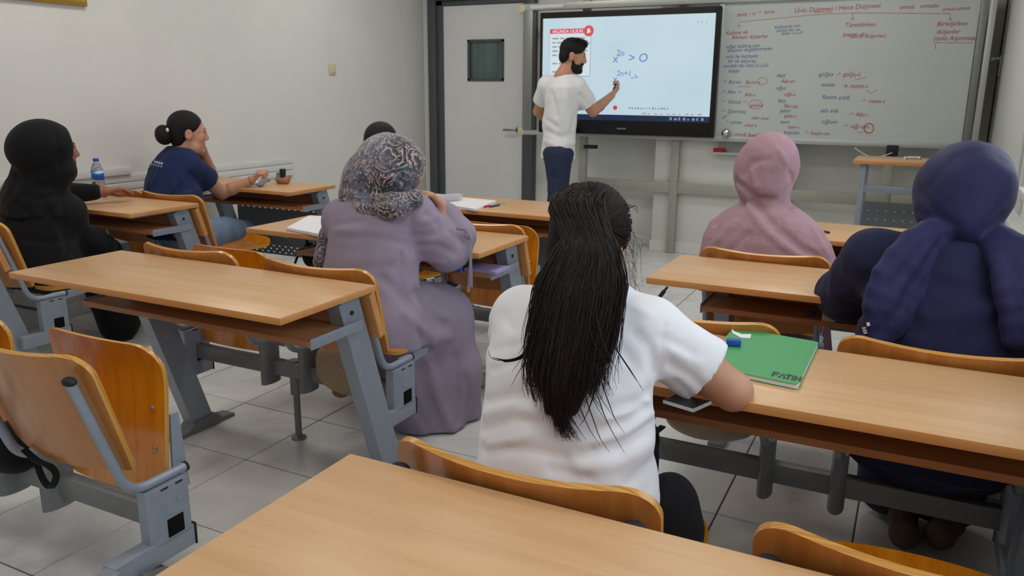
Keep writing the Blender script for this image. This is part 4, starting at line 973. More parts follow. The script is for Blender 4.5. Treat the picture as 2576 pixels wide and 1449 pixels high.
for k in range(46):                                            # separate ends curling out at the tips and shoulders
    u0, v0 = rnd.uniform(1330, 1520), rnd.uniform(760, 960); sgn = rnd.choice((-1, 1, 1)); y_ = 1.345
    L_ = rnd.uniform(90, 230); pts = [at(u0+sgn*L_*.35*t*t+rnd.uniform(-3, 3), v0+L_*t, y=y_-.02*t) for t in np.linspace(0, 1, 6)]; cur.append(spline(pts, 12))
cur.append(spline([at(1330, 860, y=1.36), at(1310, 895, y=1.335), at(1270, 907, y=1.32), at(1236, 900, y=1.33), at(1229, 880, y=1.34)], 16)); 
for q in range(8): cur.append(spline([at(1340+q, 850+q*3, y=1.36), at(1312, 893+q*1.2, y=1.335), at(1275, 905+q*.8, y=1.32), at(1240+q*3, 899+q, y=1.33)], 14))
cur.append(spline([at(1500, 790, y=1.40), at(1545, 870, y=1.37), at(1585, 930, y=1.36), at(1618, 983, y=1.355)], 16)); cur.append(spline([at(1502, 792, y=1.40), at(1543, 868, y=1.37), at(1583, 930, y=1.36), at(1614, 975, y=1.355)], 16))
cur.append(spline([at(1490, 800, y=1.40), at(1500, 840, y=1.38), at(1520, 860, y=1.37)], 10))
strands('ponytail_strands', cur, M['hair'], P, .0014)
cur = []
for k in range(1500):                                           # combed strands from the hairline to the tie
    th = rnd.uniform(-2.6, 2.6); ph = rnd.uniform(-.55, 1.2)
    d0 = V3((math.sin(th)*math.cos(ph), math.cos(th)*math.cos(ph)*.55-.25, math.sin(ph)))
    tl = V3((tie-hd.c).dot(ax__) for ax__ in (hd.x, hd.y, hd.z)); d1 = V3((tl.x/.082, (tl.y+.022)/.1, (tl.z-.036)/.092)).normalized()
    pts = []
    for t in np.linspace(0, 1, 9):
        d_ = d0.normalized().lerp(d1, t).normalized(); b_ = 1.03+.04*t**3+rnd.uniform(-.006, .03)
        pts.append(hd.p(d_.x*.083*b_, -.022+d_.y*.097*b_, .036+d_.z*.093*b_))
    cur.append(pts)
for k in range(14):
    u0 = rnd.uniform(1400, 1580); cur.append(spline([at(u0, 500+abs(u0-1480)*.3, y=1.6), at(u0+rnd.uniform(5, 25), 480+abs(u0-1480)*.4, y=1.6), at(u0+rnd.uniform(15, 45), 490+abs(u0-1480)*.5, y=1.6)], 7))
strands('combed_strands', cur, M['hair'], P, .0011); cur = []
for k in range(22):                                            # loose wisps beside the right ear
    u0, v0 = rnd.uniform(1562, 1588), rnd.uniform(560, 700); a_ = rnd.uniform(5, 40); b_ = rnd.uniform(40, 150)
    cur.append(spline([at(u0, v0, y=1.60), at(u0+a_*.8, v0+b_*.3, y=1.60), at(u0+a_*rnd.uniform(.6, 1), v0+b_*.7, y=1.59), at(u0+a_*rnd.uniform(.3, 1.3), v0+b_, y=1.58)], 9))
strands('loose_wisps', cur, M['hair'], P, .0005)
bm = bmesh.new(); bmesh.ops.create_uvsphere(bm, u_segments=10, v_segments=8, radius=.0045); o = obj('earring', bm, M['bolt'], P, True); o.location = hd.p(.080, .0, -.045)-V3(P.location)

# ---- student in the paisley headscarf and lilac dress
P = person((-1.82, 2.40, .43), 'seated student in a paisley headscarf and long lilac grey dress, hand raised to her shoulder')
F = Field(.009)
hip = V3((-1.825, 2.43, .47)); kn = at(1105, 800, y=2.72); hm = at(1100, 1050, z=.03); hm2 = at(1045, 1060, z=.03)
F.loft([(.42, -1.815, 2.43, .225, .165), (.52, -1.82, 2.43, .218, .155), (.64, -1.83, 2.44, .200, .145), (.76, -1.835, 2.465, .192, .135), (.85, -1.84, 2.49, .185, .13), (.91, -1.84, 2.51, .155, .115), (.965, -1.835, 2.53, .10, .09)], .08, .04, (8, .012, .006, .6))
sR, sL = V3((-1.685, 2.535, .905)), V3((-1.995, 2.50, .865)); eR = at(1122, 640, y=2.615); wR = at(1113, 520, y=2.645)
F.rc((-1.84, 2.51, .90), sR, .08, .075, .05); F.rc((-1.84, 2.50, .88), sL, .08, .075, .05)
F.chain([sR, sR.lerp(eR, .55), eR], [.072, .080, .072], .03); F.chain([eR+V3((.01, .03, 0)), eR.lerp(wR, .4)+V3((.035, .06, 0)), eR.lerp(wR, .8)+V3((.01, .03, 0)), wR], [.066, .064, .044, .030], .012)
F.chain([sL, V3((-2.05, 2.66, .80)), V3((-1.95, 2.80, .80))], [.075, .07, .05], .03)
F.chain([hip, hip.lerp(kn, .6), kn], [.17, .155, .125], .06); F.chain([kn, kn.lerp(hm, .5), hm], [.125, .12, .125], .06); F.chain([hip+V3((.06, 0, -.02)), hm2.lerp(hip, .4), hm2], [.14, .11, .085], .08)
hm3 = at(1180, 1035, z=.03); F.chain([kn, kn.lerp(hm3, .55), hm3], [.11, .10, .055], .06)
for pts, w, d in (([(839, 567), (910, 555), (1032, 542)], .010, .004), ([(858, 598), (942, 598), (1035, 617)], .012, .005), ([(850, 580), (940, 576), (1030, 580)], .012, -.004), ([(1032, 517), (1035, 598), (1028, 629)], .010, .010), ([(1035, 629), (1013, 688), (1007, 750)], .006, .006),
                  ([(1047, 595), (1097, 589), (1122, 573)], .012, .012), ([(1050, 620), (1100, 618), (1150, 640)], .012, .010), ([(1128, 564), (1128, 580), (1165, 611)], .010, .014), ([(1060, 560), (1105, 545)], .012, -.008), ([(1060, 650), (1110, 660)], .012, -.008), ([(1075, 540), (1100, 560), (1110, 590)], .012, .008),
                  ([(1009, 640), (1005, 737), (1071, 872), (1087, 942), (1102, 988)], .008, .008), ([(1050, 740), (1102, 806), (1121, 818)], .018, .024), ([(1020, 790), (1090, 850), (1130, 850)], .02, -.012), ([(1044, 907), (1075, 1000), (1106, 1085)], .020, .026), ([(1020, 930), (1044, 1010), (1087, 1088)], .02, .022), ([(1075, 900), (1105, 1000), (1140, 1085)], .02, -.014), ([(1145, 900), (1150, 980), (1155, 1060)], .018, .018), ([(1170, 950), (1185, 1010)], .016, .014), ([(1000, 960), (1005, 1050)], .02, .02), ([(960, 700), (1040, 770)], .02, .008), ([(880, 680), (980, 670)], .02, .005)):
    F.pc(pts, w, d)
F.wrinkle(.006, .15, (.2, .2, 1), 3, (-1.68, 2.6, .25), .45); F.wrinkle(.003, .12, (1, .3, .2), 6)
F.build('dress', M['lilac'], P, lambda f, ax: np.maximum(f, .010-ax[2][None, None, :]))
Fb = Field(.006); hs = Head((-1.815, 2.58, 1.075), (-.25, 1, -.15)); hs.skin(Fb, ears=False)
Fb.rc(hs.p(0, -.04, -.15), (-1.83, 2.48, .75), .06, .1, .03); Fb.rc((-1.83, 2.48, .75), (-1.825, 2.43, .5), .1, .12)
Fb.chain([(-1.83, 2.50, .88), sR, eR, wR], [.06, .05, .045, .028], .02); hand(Fb, wR, (at(1078, 488, y=2.60)-wR), (-.2, -.5, -.9), -1, 1.0, .95); Fb.rc((-1.83, 2.50, .88), (-2.05, 2.66, .80), .05, .04); Fb.rc((-2.05, 2.66, .80), (-1.93, 2.83, .79), .04, .026); hand(Fb, (-1.93, 2.83, .785), (.5, .8, 0), (0, 0, -1), -1, .3, .95)
Fb.build('body', M['skin_f'], P)
F = Field(.007); hc = at(968, 432, y=2.57); tl = math.radians(20)
xl = LAT*math.cos(tl)+V3((0, 0, 1))*-math.sin(tl)*-1; zl = V3((0, 0, 1))*math.cos(tl)+LAT*math.sin(tl)*1.0
xx = (LAT*math.cos(tl)-V3((0, 0, 1))*math.sin(tl)); Rm = rotm(xx, DEP, zl)
F.el(hc+zl*.012, (.128, .135, .140), Rm); F.el(at(915, 455, y=2.53), (.085, .09, .09), Rm, .05); F.el(at(1010, 420, y=2.57), (.085, .10, .10), Rm, .05)
nk = [at(885, 500, y=2.50), at(925, 522, y=2.44), at(985, 522, y=2.43), at(1040, 500, y=2.48)]; F.chain(nk, [.042, .038, .036, .036], .055)
F.chain([at(850, 520, y=2.56), at(826, 590, y=2.56), at(806, 660, y=2.52)], [.035, .03, .03], .03)
for pts, d in (([(872, 470), (930, 490), (1000, 480), (1055, 470)], .014), ([(870, 500), (930, 508), (1010, 498)], .010), ([(1000, 440), (1030, 480)], .012), ([(900, 440), (880, 480)], -.01), ([(960, 350), (920, 420)], .006)):
    F.pc(pts, .016*.8, d)
F.wrinkle(.004, .09, (.8, .2, .5), 12)
F.build('headscarf', M['paisley'], P)
bm = bmesh.new()                                              # bow of the sleeve: two hanging ribbons
for k, (du, l_) in enumerate(((0, 735), (8, 722))):
    tube(bm, [v-V3(P.location) for v in spline([at(1168, 585, y=2.555), at(1180+du*.4, 620, y=2.54), at(1184, 660, y=2.535), at(1178+du, l_, y=2.535)], 10)], 1, sec=rsec(.011, .003), up=LAT)
tube(bm, [v-V3(P.location) for v in spline([at(1150, 575, y=2.56), at(1175, 580, y=2.55), at(1185, 600, y=2.545), at(1168, 592, y=2.55)], 10)], .006, 6); obj('sleeve_ribbon', bm, M['lilac'], P, 40)
F = Field(.006); s_ = at(1216, 962, z=.04); F.rc(s_+V3((-.05, -.02, 0)), s_+V3((.0, .10, -.005)), .034, .032); F.build('shoe', plain('beige_shoe', srgb(172, 158, 136), .6), P)

# ---- student in the pink headscarf
P = person((-.52, 3.42, .43), 'seated student wrapped in a dusty pink headscarf, back to the camera')
hc = at(1924, 432, y=3.53)
Fb = Field(.007); h = Head(hc, (-.15, 1, 0)); h.skin(Fb, ears=False); Fb.chain([h.p(0, -.04, -.15), (-.53, 3.46, .75), (-.51, 3.42, .5)], [.06, .11, .12], .04); Fb.build('body', M['skin_f'], P)
F = Field(.008)
sh = at(1925, 600, y=3.47)
F.loft([(.60, sh.x+.02, 3.45, .285, .17), (.68, sh.x+.015, 3.45, .282, .165), (.76, sh.x+.005, 3.46, .262, .155), (.82, sh.x-.005, 3.47, .225, .14), (.87, sh.x-.01, 3.48, .165, .12), (.91, sh.x-.01, 3.49, .10, .095), (.96, hc.x, 3.50, .085, .09)], 0, .04, (9, .02, .004, .8))
F.el(hc, (.128, .140, .142), None, .02); F.el(at(1925, 470, y=3.47), (.10, .09, .09), None, .04); F.el(at(1940, 400, y=3.50), (.11, .11, .11), None, .04)
for pts, d, w in (([(1852, 455), (1900, 500), (1960, 505), (1990, 470)], .016, .016), ([(1870, 440), (1890, 410), (1935, 400)], .008, .016), ([(1895, 505), (1940, 560), (2010, 620), (2060, 650)], .016, .018), ([(1880, 520), (1930, 585), (2000, 640)], -.010, .018), ([(1950, 580), (1980, 530), (1995, 515)], .012, .014), ([(1800, 560), (1830, 530), (1870, 515)], .016, .018), ([(1790, 620), (1850, 560)], -.008, .02), ([(1985, 420), (1995, 460)], .010, .014), ([(2040, 570), (2080, 640)], -.01, .018), ([(1900, 470), (1890, 430)], -.008, .014), ([(1960, 380), (1990, 430)], -.008, .014), ([(1830, 640), (1880, 590)], .01, .018)):
    F.pc(pts, w*.8, d*1.15)
F.wrinkle(.006, .15, (.75, 0, -.6), 21); F.wrinkle(.0025, .06, (.6, 0, -.7), 22); F.wrinkle(.004, .09, (-.4, 0, .9), 23, hc, .16)
F.build('headscarf', M['pink_scarf'], P)
F = Field(.012); F.el((-.49, 3.42, .52), (.22, .19, .14), None, .05); F.chain([(-.45, 3.45, .45), (-.42, 3.80, .44), (-.38, 3.78, .10)], [.14, .12, .14], .08); F.chain([(-.55, 3.45, .45), (-.56, 3.80, .44), (-.56, 3.78, .10)], [.14, .12, .14], .08)
F.build('skirt', fabric('dark_mauve', srgb(128, 104, 112), .08), P)

# ---- student in navy
P = person((.11, 2.36, .43), 'seated student in navy dress and navy headscarf with tails over her shoulders')
hc = at(2417, 487, y=2.52)
Fb = Field(.007); h = Head(hc+V3((0, .01, 0)), (-.35, 1, 0)); h.skin(Fb, ears=False); Fb.chain([h.p(0, -.04, -.15), (.11, 2.45, .75), (.11, 2.38, .5)], [.06, .11, .12], .04); Fb.build('body', M['skin_f'], P)
F = Field(.008)
F.loft([(.40, .115, 2.38, .235, .175), (.50, .115, 2.38, .232, .17), (.62, .112, 2.39, .222, .16), (.74, .108, 2.41, .215, .15), (.84, .104, 2.44, .205, .14), (.90, .102, 2.46, .175, .125), (.95, .104, 2.48, .115, .10)], 0, .04, (7, .014, .006, .6))
sl_, el_ = at(2205, 655, y=2.49), at(2125, 742, y=2.62)
sr_, er_ = V3((.275, 2.49, .90)), V3((.345, 2.60, .79))
F.rc((.10, 2.46, .90), sl_, .085, .085, .05); F.chain([sl_, sl_.lerp(el_, .5), el_], [.085, .084, .074], .03); F.chain([el_, el_+V3((.06, .20, .03))], [.074, .05], .04)
F.rc((.10, 2.46, .90), sr_, .085, .08, .05); F.rc(sr_, er_, .08, .065, .03); F.rc(er_, (.22, 2.78, .80), .065, .045, .03)
F.el((.12, 2.385, .42), (.235, .185, .135), None, .06); F.chain([(.06, 2.42, .42), (.04, 2.80, .43), (.04, 2.72, .12)], [.13, .11, .11], .06); F.chain([(.18, 2.42, .42), (.2, 2.80, .43), (.2, 2.72, .12)], [.13, .11, .11], .06)
for pts, d in (([(2300, 740), (2400, 720), (2500, 740)], .008), ([(2330, 800), (2420, 790), (2520, 770)], -.008), ([(2180, 700), (2230, 720), (2270, 700)], .010), ([(2130, 760), (2180, 780)], .012), ([(2420, 860), (2520, 810)], .008), ([(2440, 640), (2450, 700)], .006)):
    F.pc(pts, .026*.8, d*.8)
F.wrinkle(.005, .16, (1, 0, .25), 31); F.wrinkle(.002, .08, (1, 0, -.5), 32); F.wrinkle(.003, .09, (.6, .5, 1), 33, el_, .16)
F.build('dress', M['navy_cloth'], P)
F = Field(.007); F.el(hc, (.118, .130, .120), None); F.el(at(2400, 540, y=2.47), (.085, .09, .065), None, .05); F.el(at(2440, 460, y=2.52), (.108, .11, .105), None, .05); F.el(at(2430, 575, y=2.48), (.07, .08, .045), None, .04)
def tail(pts, wid, thk):
    Q_ = [q+DEP*.012 for q in spline([at(u, v, y=y) for u, v, y in pts], 9)]; wd = np.interp(np.linspace(0, 1, 9), np.linspace(0, 1, len(wid)), wid)
    for i in range(8):
        a, b = Q_[i], Q_[i+1]; dr = (Q_[min(i+1, 8)]-Q_[max(i-1, 0)]).normalized(); lt = dr.cross(DEP).normalized()
        for o_ in np.linspace(-1, 1, 9): w_ = float(o_); F.rc(a+lt*(w_*float(wd[i])), b+lt*(w_*float(wd[i+1])), thk+.004*math.cos(w_*10), thk+.004*math.cos(w_*10), .012)
tail([(2385, 572, 2.40), (2318, 630, 2.350), (2268, 720, 2.290), (2238, 790, 2.262), (2215, 850, 2.250)], [.016, .050, .066, .054, .012], .021)
tail([(2500, 590, 2.44), (2552, 640, 2.375), (2590, 740, 2.32), (2600, 860, 2.29)], [.016, .048, .058, .052], .021)
for pts, d in (([(2372, 590), (2315, 690), (2240, 800), (2205, 840)], .008), ([(2350, 600), (2270, 700), (2205, 800)], -.006), ([(2340, 605), (2250, 710), (2195, 800)], .007), ([(2378, 620), (2330, 740), (2250, 820)], -.006), ([(2380, 600), (2345, 690), (2280, 790)], .007), ([(2320, 480), (2350, 540), (2400, 565)], .010), ([(2310, 530), (2370, 565)], .010), ([(2450, 430), (2420, 480)], .005), ([(2520, 540), (2480, 575)], .010), ([(2400, 400), (2340, 470)], .005), ([(2545, 650), (2575, 780)], .012)):
    F.pc(pts, .016*.8, d*.6)
F.wrinkle(.005, .09, (-.5, 0, .85), 41, (.0, 2.3, .8), .22); F.wrinkle(.003, .12, (.8, .3, .5), 42)
hsf = F.build('headscarf', M['navy_scarf'], P)
print_on(hsf, P, 'scarf_print', [[(2168+2*k, 818+6*k), (2176+2*k, 815+6*k), (2178+2*k, 819+6*k), (2170+2*k, 822+6*k)] for k in range(4)]+[[(2180, 812), (2187, 810), (2190, 818), (2183, 821)]], M['paper'])
for u, v, r_ in ((2272, 1335, .05), (2375, 1340, -.25)):
    p_ = at(u, v, z=.05); F = Field(.006); d_ = V3((math.sin(r_), -math.cos(r_), 0)) ; a, b = p_+d_*.06, p_-d_*.07
    F.rc(a+V3((0, 0, .02)), b+V3((0, 0, .005)), .045, .038, .02); F.rc(b, b+V3((0, .0, .05)), .036, .034, .03); F.build('shoe', plain('brown_suede', srgb(92, 72, 60), .85, nz=.2, nscale=40), P)

# ---- student in black, left edge
P = person((-3.80, 2.42, .43), 'seated student all in black with a black headscarf, at the left edge')
hc = at(128, 376, y=2.50); fw_ = D2(math.radians(22))
Fb = Field(.006); h = Head(hc+V3((.005, .01, -.005)), fw_, sc=1.0); h.skin(Fb, ears=False); Fb.chain([h.p(0, -.04, -.15), (-3.82, 2.45, .75), (-3.80, 2.42, .5)], [.06, .11, .12], .04)
sF = at(165, 535, y=2.52); eF = at(215, 545, y=2.66); wF = at(262, 487, y=2.93)
sB = V3((-3.98, 2.50, .86)); eB = V3((-4.05, 2.70, .81)); wB_ = at(262, 482, y=2.88)
Fb.chain([(-3.82, 2.45, .85), sB, eB, wB_], [.06, .05, .045, .03], .02); hand(Fb, wB_, (.35, .9, .1), (.2, 0, -1), 1, .5); Fb.build('body', M['skin_d'], P); h.face(P, M['lips'], M['hair_b'])
F = Field(.009); bc = at(95, 600, y=2.44)
F.loft([(.42, -3.80, 2.42, .20, .17), (.52, -3.80, 2.42, .20, .165), (.64, -3.81, 2.43, .195, .155), (.76, -3.83, 2.45, .19, .145), (.84, -3.84, 2.46, .18, .135), (.89, -3.84, 2.47, .15, .12), (.94, -3.83, 2.48, .10, .10)], -.2, .04, (7, .014, .006, .6))
F.chain([(-3.84, 2.46, .85), sF, at(190, 600, y=2.60), at(262, 618, y=2.68)], [.09, .085, .08, .06], .04); F.chain([(-3.84, 2.46, .87), sB, eB, eB.lerp(wB_, .8)], [.08, .08, .065, .045], .04)
F.chain([(-3.75, 2.45, .48), at(225, 640, y=2.80), at(300, 800, z=.10)], [.13, .10, .11], .05); F.chain([(-3.88, 2.45, .48), (-3.88, 2.80, .48), (-3.86, 2.85, .08)], [.13, .10, .10], .05)
for pts, d in (([(60, 600), (120, 610), (180, 600)], .008), ([(150, 560), (170, 620), (160, 680)], .012), ([(20, 560), (60, 540)], .008), ([(190, 640), (260, 640)], .01)):
    F.pc(pts, .02, d)
F.wrinkle(.004, .15, (.8, .3, .5), 52)
F.build('dress', M['black_cloth'], P)
F = Field(.007); F.el(h.p(0, -.045, .025), (.122, .142, .126), h.R, .02); F.el(h.p(0, -.08, .0), (.11, .12, .11), h.R, .04); F.el(h.p(0, -.01, -.10), (.10, .105, .07), h.R, .05); F.plane(h.p(0, .078, -.02), h.y+h.z*.12, .17)
F.loft([(.76, -3.83, 2.45, .20, .155), (.84, -3.84, 2.46, .195, .15), (.90, -3.84, 2.47, .165, .13), (.95, -3.83, 2.48, .13, .12), (1.01, -3.82, 2.49, .115, .11)], -.2, .04, (9, .02, .01, .9))
for pts, d in (([(40, 440), (90, 470), (150, 465)], .014), ([(60, 490), (110, 500), (150, 490)], .012), ([(40, 510), (80, 545), (100, 580)], .012), ([(20, 520), (60, 560), (80, 600)], -.010), ([(110, 500), (120, 545), (115, 590)], .010), ([(140, 330), (150, 420)], .006)):
    F.pc(pts, .018*.8, d)
F.wrinkle(.003, .12, (.9, 0, -.5), 51)
F.build('headscarf', M['black_cloth'], P)
F = Field(.006); p_ = at(440, 878, z=.03); F.rc(p_+V3((-.06, -.10, 0)), p_, .036, .034); F.build('shoe', plain('cream_sneaker', srgb(198, 186, 160), .7), P)

# ---- student in the navy t-shirt with the bun
P = person((-3.86, 3.36, .43), 'seated student with a hair bun, navy t-shirt and jeans, resting her cheek on her hand')
hc = at(474, 334, y=3.47); fw_ = D2(math.radians(36)); 
Fb = Field(.005); h = Head(hc, V3(fw_)+V3((0, 0, -.08)), sc=1.03); h.skin(Fb)
shf = at(468, 412, y=3.42); elf = at(558, 485, y=3.70); wrf = at(632, 455, y=3.80)
shb = V3(shf)+V3((-.22, .14, .02)); elb = at(533, 445, y=3.80); wrb = at(512, 385, y=3.66)
Fb.chain([h.p(0, -.04, -.16), (-3.96, 3.42, .92), (-3.93, 3.38, .70), (-3.88, 3.36, .5)], [.056, .07, .11, .12], .04)
Fb.chain([(-3.95, 3.42, .87), shf, elf], [.06, .052, .041], .02); Fb.chain([elf, elf.lerp(wrf, .35), wrf], [.041, .040, .027], .01); Fb.chain([(-3.95, 3.42, .87), shb, elb], [.06, .05, .041], .02); Fb.chain([elb, elb.lerp(wrb, .35), wrb], [.041, .039, .027], .01)
hand(Fb, wrf, (at(655, 432, y=3.83)-wrf), (.1, .3, -.9), 1, 1.5); hand(Fb, wrb, (h.p(.05, .05, -.06)-wrb), V3(h.c)-wrb, 1, 1.0, .95)
Fb.build('body', M['skin_f'], P); h.face(P, M['lips'], M['hair_b'])
F = Field(.007)
F.loft([(.50, -3.93, 3.36, .21, .17), (.60, -3.945, 3.365, .21, .17), (.72, -3.965, 3.38, .205, .165), (.83, -3.975, 3.40, .195, .15), (.91, -3.975, 3.415, .17, .13), (.97, -3.96, 3.43, .12, .105), (1.02, -3.94, 3.445, .072, .072)], -.45, .035, (7, .014, .006, .6))
F.rc((-3.95, 3.42, .90), shf, .085, .078, .05); en = at(518, 452, y=3.57); F.rc(shf, en, .078, .080, .03); ax_ = (elf-shf).normalized(); F.plane(en+ax_*.01, ax_, .17); F.wrinkle(.004, .12, (.5, .3, .8), 61)
F.rc((-3.95, 3.42, .86), shb, .08, .07, .05); F.rc(shb, shb.lerp(elb, .5), .07, .072, .03)
for pts, d in (([(400, 400), (380, 450), (370, 490)], .008), ([(430, 450), (410, 490)], .010), ([(480, 440), (510, 470)], .010), ([(450, 400), (440, 440), (450, 480)], .010), ([(360, 440), (380, 420)], -.006)):
    F.pc(pts, .022*.8, d)
ts_ = F.build('t_shirt', M['navy_tee'], P)
F = Field(.006); h.el(F, (0, -.020, .040), (.080, .097, .087)); h.el(F, (0, -.055, -.02), (.070, .05, .07), .03); h.el(F, (0, .100, -.045), (.10, .07, .105), .025, True)
for q in (-1, 1): h.el(F, (q*.085, .0, -.02), (.022, .028, .038), .012, True)
F.build('hair', M['hair_b'], P)
F = Field(.006); h.el(F, (0, -.135, -.015), (.048, .044, .052)); h.el(F, (.005, -.125, -.035), (.044, .04, .04), .02); F.build('hair_bun', M['hair_b'], P)
bm = bmesh.new(); bmesh.ops.create_uvsphere(bm, u_segments=12, v_segments=8, radius=1, matrix=Matrix.Diagonal((.009, .009, .013, 1))); o = obj('hair_clip', bm, plain('pearl_clip', srgb(216, 214, 210), .25), P, True); o.location = h.p(.042, -.115, .01)-V3(P.location)
F = Field(.009); k1 = at(612, 585, y=3.86); k0 = V3((k1.x-.20, k1.y-.05, k1.z)); F.chain([(-3.76, 3.38, .50), k1.lerp(V3((-3.76, 3.38, .50)), .45), k1], [.12, .105, .085], .03); F.chain([k1, at(600, 700, y=3.82), V3((k1.x, 3.85, .06))], [.072, .06, .05], .02); F.chain([(-3.95, 3.38, .49), k0], [.115, .075], .03); F.chain([k0, (k0.x, 3.85, .06)], [.07, .05], .02)
F.el((-3.87, 3.36, .50), (.18, .15, .08), None, .04); F.build('jeans', M['denim'], P)
bm = bmesh.new(); lathe(bm, [(.030, -.004), (.033, 0), (.030, .004)], (0, 0, 0), 18); bmesh.ops.recalc_face_normals(bm, faces=bm.faces); o = obj('bracelet', bm, plain('tan_bracelet', srgb(150, 110, 60), .4, .4), P, True); o.location = wrf-V3(P.location); o.rotation_euler = (wrf-elf).to_track_quat('Z', 'Y').to_euler()
qd = [[(384, 392), (398, 389), (402, 393), (388, 396)]]
for k in range(6): qd.append([(379+5.5*k, 402+1.2*k), (383+5.5*k, 403+1.2*k), (382+5.5*k, 409+1.2*k), (378+5.5*k, 408+1.2*k)])
for k in range(5): qd.append([(380+6*k, 412+1.4*k), (384+6*k, 413+1.4*k), (384+6*k, 415.5+1.4*k), (380+6*k, 414.5+1.4*k)])
print_on(ts_, P, 'shirt_print', qd, plain('shirt_print', srgb(158, 172, 196), .7))

# ---- boy behind the paisley scarf
P = person((-2.42, 3.40, .43), 'dark haired student whose head shows just behind the paisley headscarf')
hc = at(962, 368, y=3.55)
Fb = Field(.007); h = Head(hc, (-.05, 1, -.05)); h.skin(Fb); Fb.chain([h.p(0, -.04, -.15), (hc.x+.05, 3.46, .75), (-2.42, 3.40, .5)], [.058, .11, .12], .04); Fb.build('body', M['skin_m'], P)
F = Field(.009); F.loft([(.46, -2.42, 3.40, .19, .15), (.62, -2.43, 3.41, .19, .14), (.78, -2.47, 3.45, .19, .13), (.86, -2.49, 3.48, .17, .115), (.92, -2.50, 3.50, .10, .09)], 0, .04, (7, .01, .01, .5))
sl0 = V3((-2.68, 3.50, .82)); F.chain([(-2.50, 3.47, .84), sl0, (-2.74, 3.66, .78), (-2.58, 3.84, .80)], [.08, .07, .06, .04], .04); F.chain([(-2.48, 3.47, .84), (-2.36, 3.48, .80), (-2.33, 3.55, .62), (-2.40, 3.72, .57)], [.08, .065, .055, .04], .04); F.build('shirt', M['slate'], P)
F = Field(.007); h.el(F, (0, -.018, .04), (.082, .100, .090)); h.el(F, (0, -.06, -.02), (.07, .045, .06), .03); h.el(F, (0, .115, -.03), (.1, .07, .10), .02, True); F.build('hair', M['hair_b'], P)
F = Field(.012)
for s in (-1, 1): F.chain([(-2.42+s*.09, 3.40, .50), (-2.42+s*.10, 3.80, .50), (-2.42+s*.11, 3.78, .05)], [.10, .075, .055], .03)
F.el((-2.42, 3.40, .50), (.18, .14, .08)); F.build('jeans', M['denim_d'], P)

# ---- teacher
ft = V3((-2.64, 6.06, 0)); P = person(ft, 'standing bearded teacher in white t-shirt and jeans writing on the touch display')
fw_ = D2(math.radians(66)); hc = at(1441, 141, y=6.10)
Fb = Field(.006); h = Head(hc, V3(fw_)+V3((0, 0, -.18)), sc=1.04); h.skin(Fb)
sR_, eR_, wR_ = at(1452, 222, y=6.10), at(1492, 281, y=6.22), at(1539, 240, y=6.44)
sL_, eL_, wL_ = at(1378, 215, y=6.14), at(1354, 281, y=6.26), at(1400, 318, y=6.42)
Fb.chain([h.p(0, -.035, -.16), at(1418, 205, y=6.11), at(1412, 300, y=6.08), at(1405, 390, y=6.07)], [.058, .075, .09, .09], .05)
Fb.chain([at(1418, 210, y=6.11), sR_, eR_], [.06, .055, .043], .02); Fb.chain([eR_, eR_.lerp(wR_, .35), wR_], [.043, .042, .029], .01); Fb.chain([at(1418, 210, y=6.11), sL_, eL_], [.06, .055, .043], .02); Fb.chain([eL_, eL_.lerp(wL_, .35), wL_], [.043, .042, .029], .01)
hand(Fb, wR_, (at(1556, 219, y=6.50)-wR_), (-.6, -.1, .3), -1, 1.0, 1.1); hand(Fb, wL_, (.6, .3, -.3), (.3, -.3, 0), -1, .4, 1.05); Fb.build('body', M['skin_m'], P); h.face(P, M['lips'], M['hair_b'])
F = Field(.008); c_ = [(.82, 1404, 396, .165, .135), (.92, 1405, 365, .165, .13), (1.05, 1407, 325, .168, .13), (1.18, 1410, 285, .18, .132), (1.30, 1413, 245, .19, .13), (1.38, 1414, 220, .185, .12), (1.43, 1418, 203, .14, .10), (1.475, 1424, 190, .075, .07)]
F.loft([(z, at(u, v, y=6.085).x, 6.085, rx, ry) for z, u, v, rx, ry in c_], -.85, .04, (7, .02, .006, .7))
F.rc(at(1418, 213, y=6.11), sR_, .08, .078, .05); eS = sR_.lerp(eR_, .62); F.rc(sR_, eS, .078, .080, .03); ax_ = (eR_-sR_).normalized(); F.plane(eS+ax_*.02, ax_, .15)
F.rc(at(1410, 213, y=6.12), sL_, .08, .076, .05); eS2 = sL_.lerp(eL_, .55); F.rc(sL_, eS2, .076, .078, .03); ax2 = (eL_-sL_).normalized(); F.plane(eS2+ax2*.02, ax2, .15)
F.el(h.p(0, -.03, -.17), (.062, .062, .03), None, .012, True)
for pts, d in (([(1375, 330), (1410, 345), (1450, 335)], .012), ([(1370, 355), (1410, 370), (1445, 358)], -.010), ([(1440, 250), (1450, 290), (1440, 320)], .012), ([(1390, 240), (1400, 290)], .008), ([(1460, 240), (1480, 262)], .01), ([(1375, 300), (1400, 320)], .01)):
    F.pc(pts, .022, d)
F.wrinkle(.005, .16, (.7, .2, .6), 71)
F.build('t_shirt', M['tee_white'], P)
F = Field(.009); hp = V3((at(1403, 395, y=6.08).x, 6.08, .86)); lt_ = V3((.55, -.84, 0)).normalized()
a1, a2 = hp+lt_*.085, hp-lt_*.085
F.chain([a1, V3((a1.x-.01, a1.y+.0, .48)), V3((a1.x+.0, a1.y, .06))], [.105, .078, .066], .03); F.chain([a2, V3((a2.x+.02, a2.y+.03, .48)), V3((a2.x+.03, a2.y+.05, .06))], [.105, .078, .066], .03); F.el(hp+V3((0, 0, .0)), (.15, .13, .09), rotm(lt_, V3((.84, .55, 0)), V3((0, 0, 1))), .05)
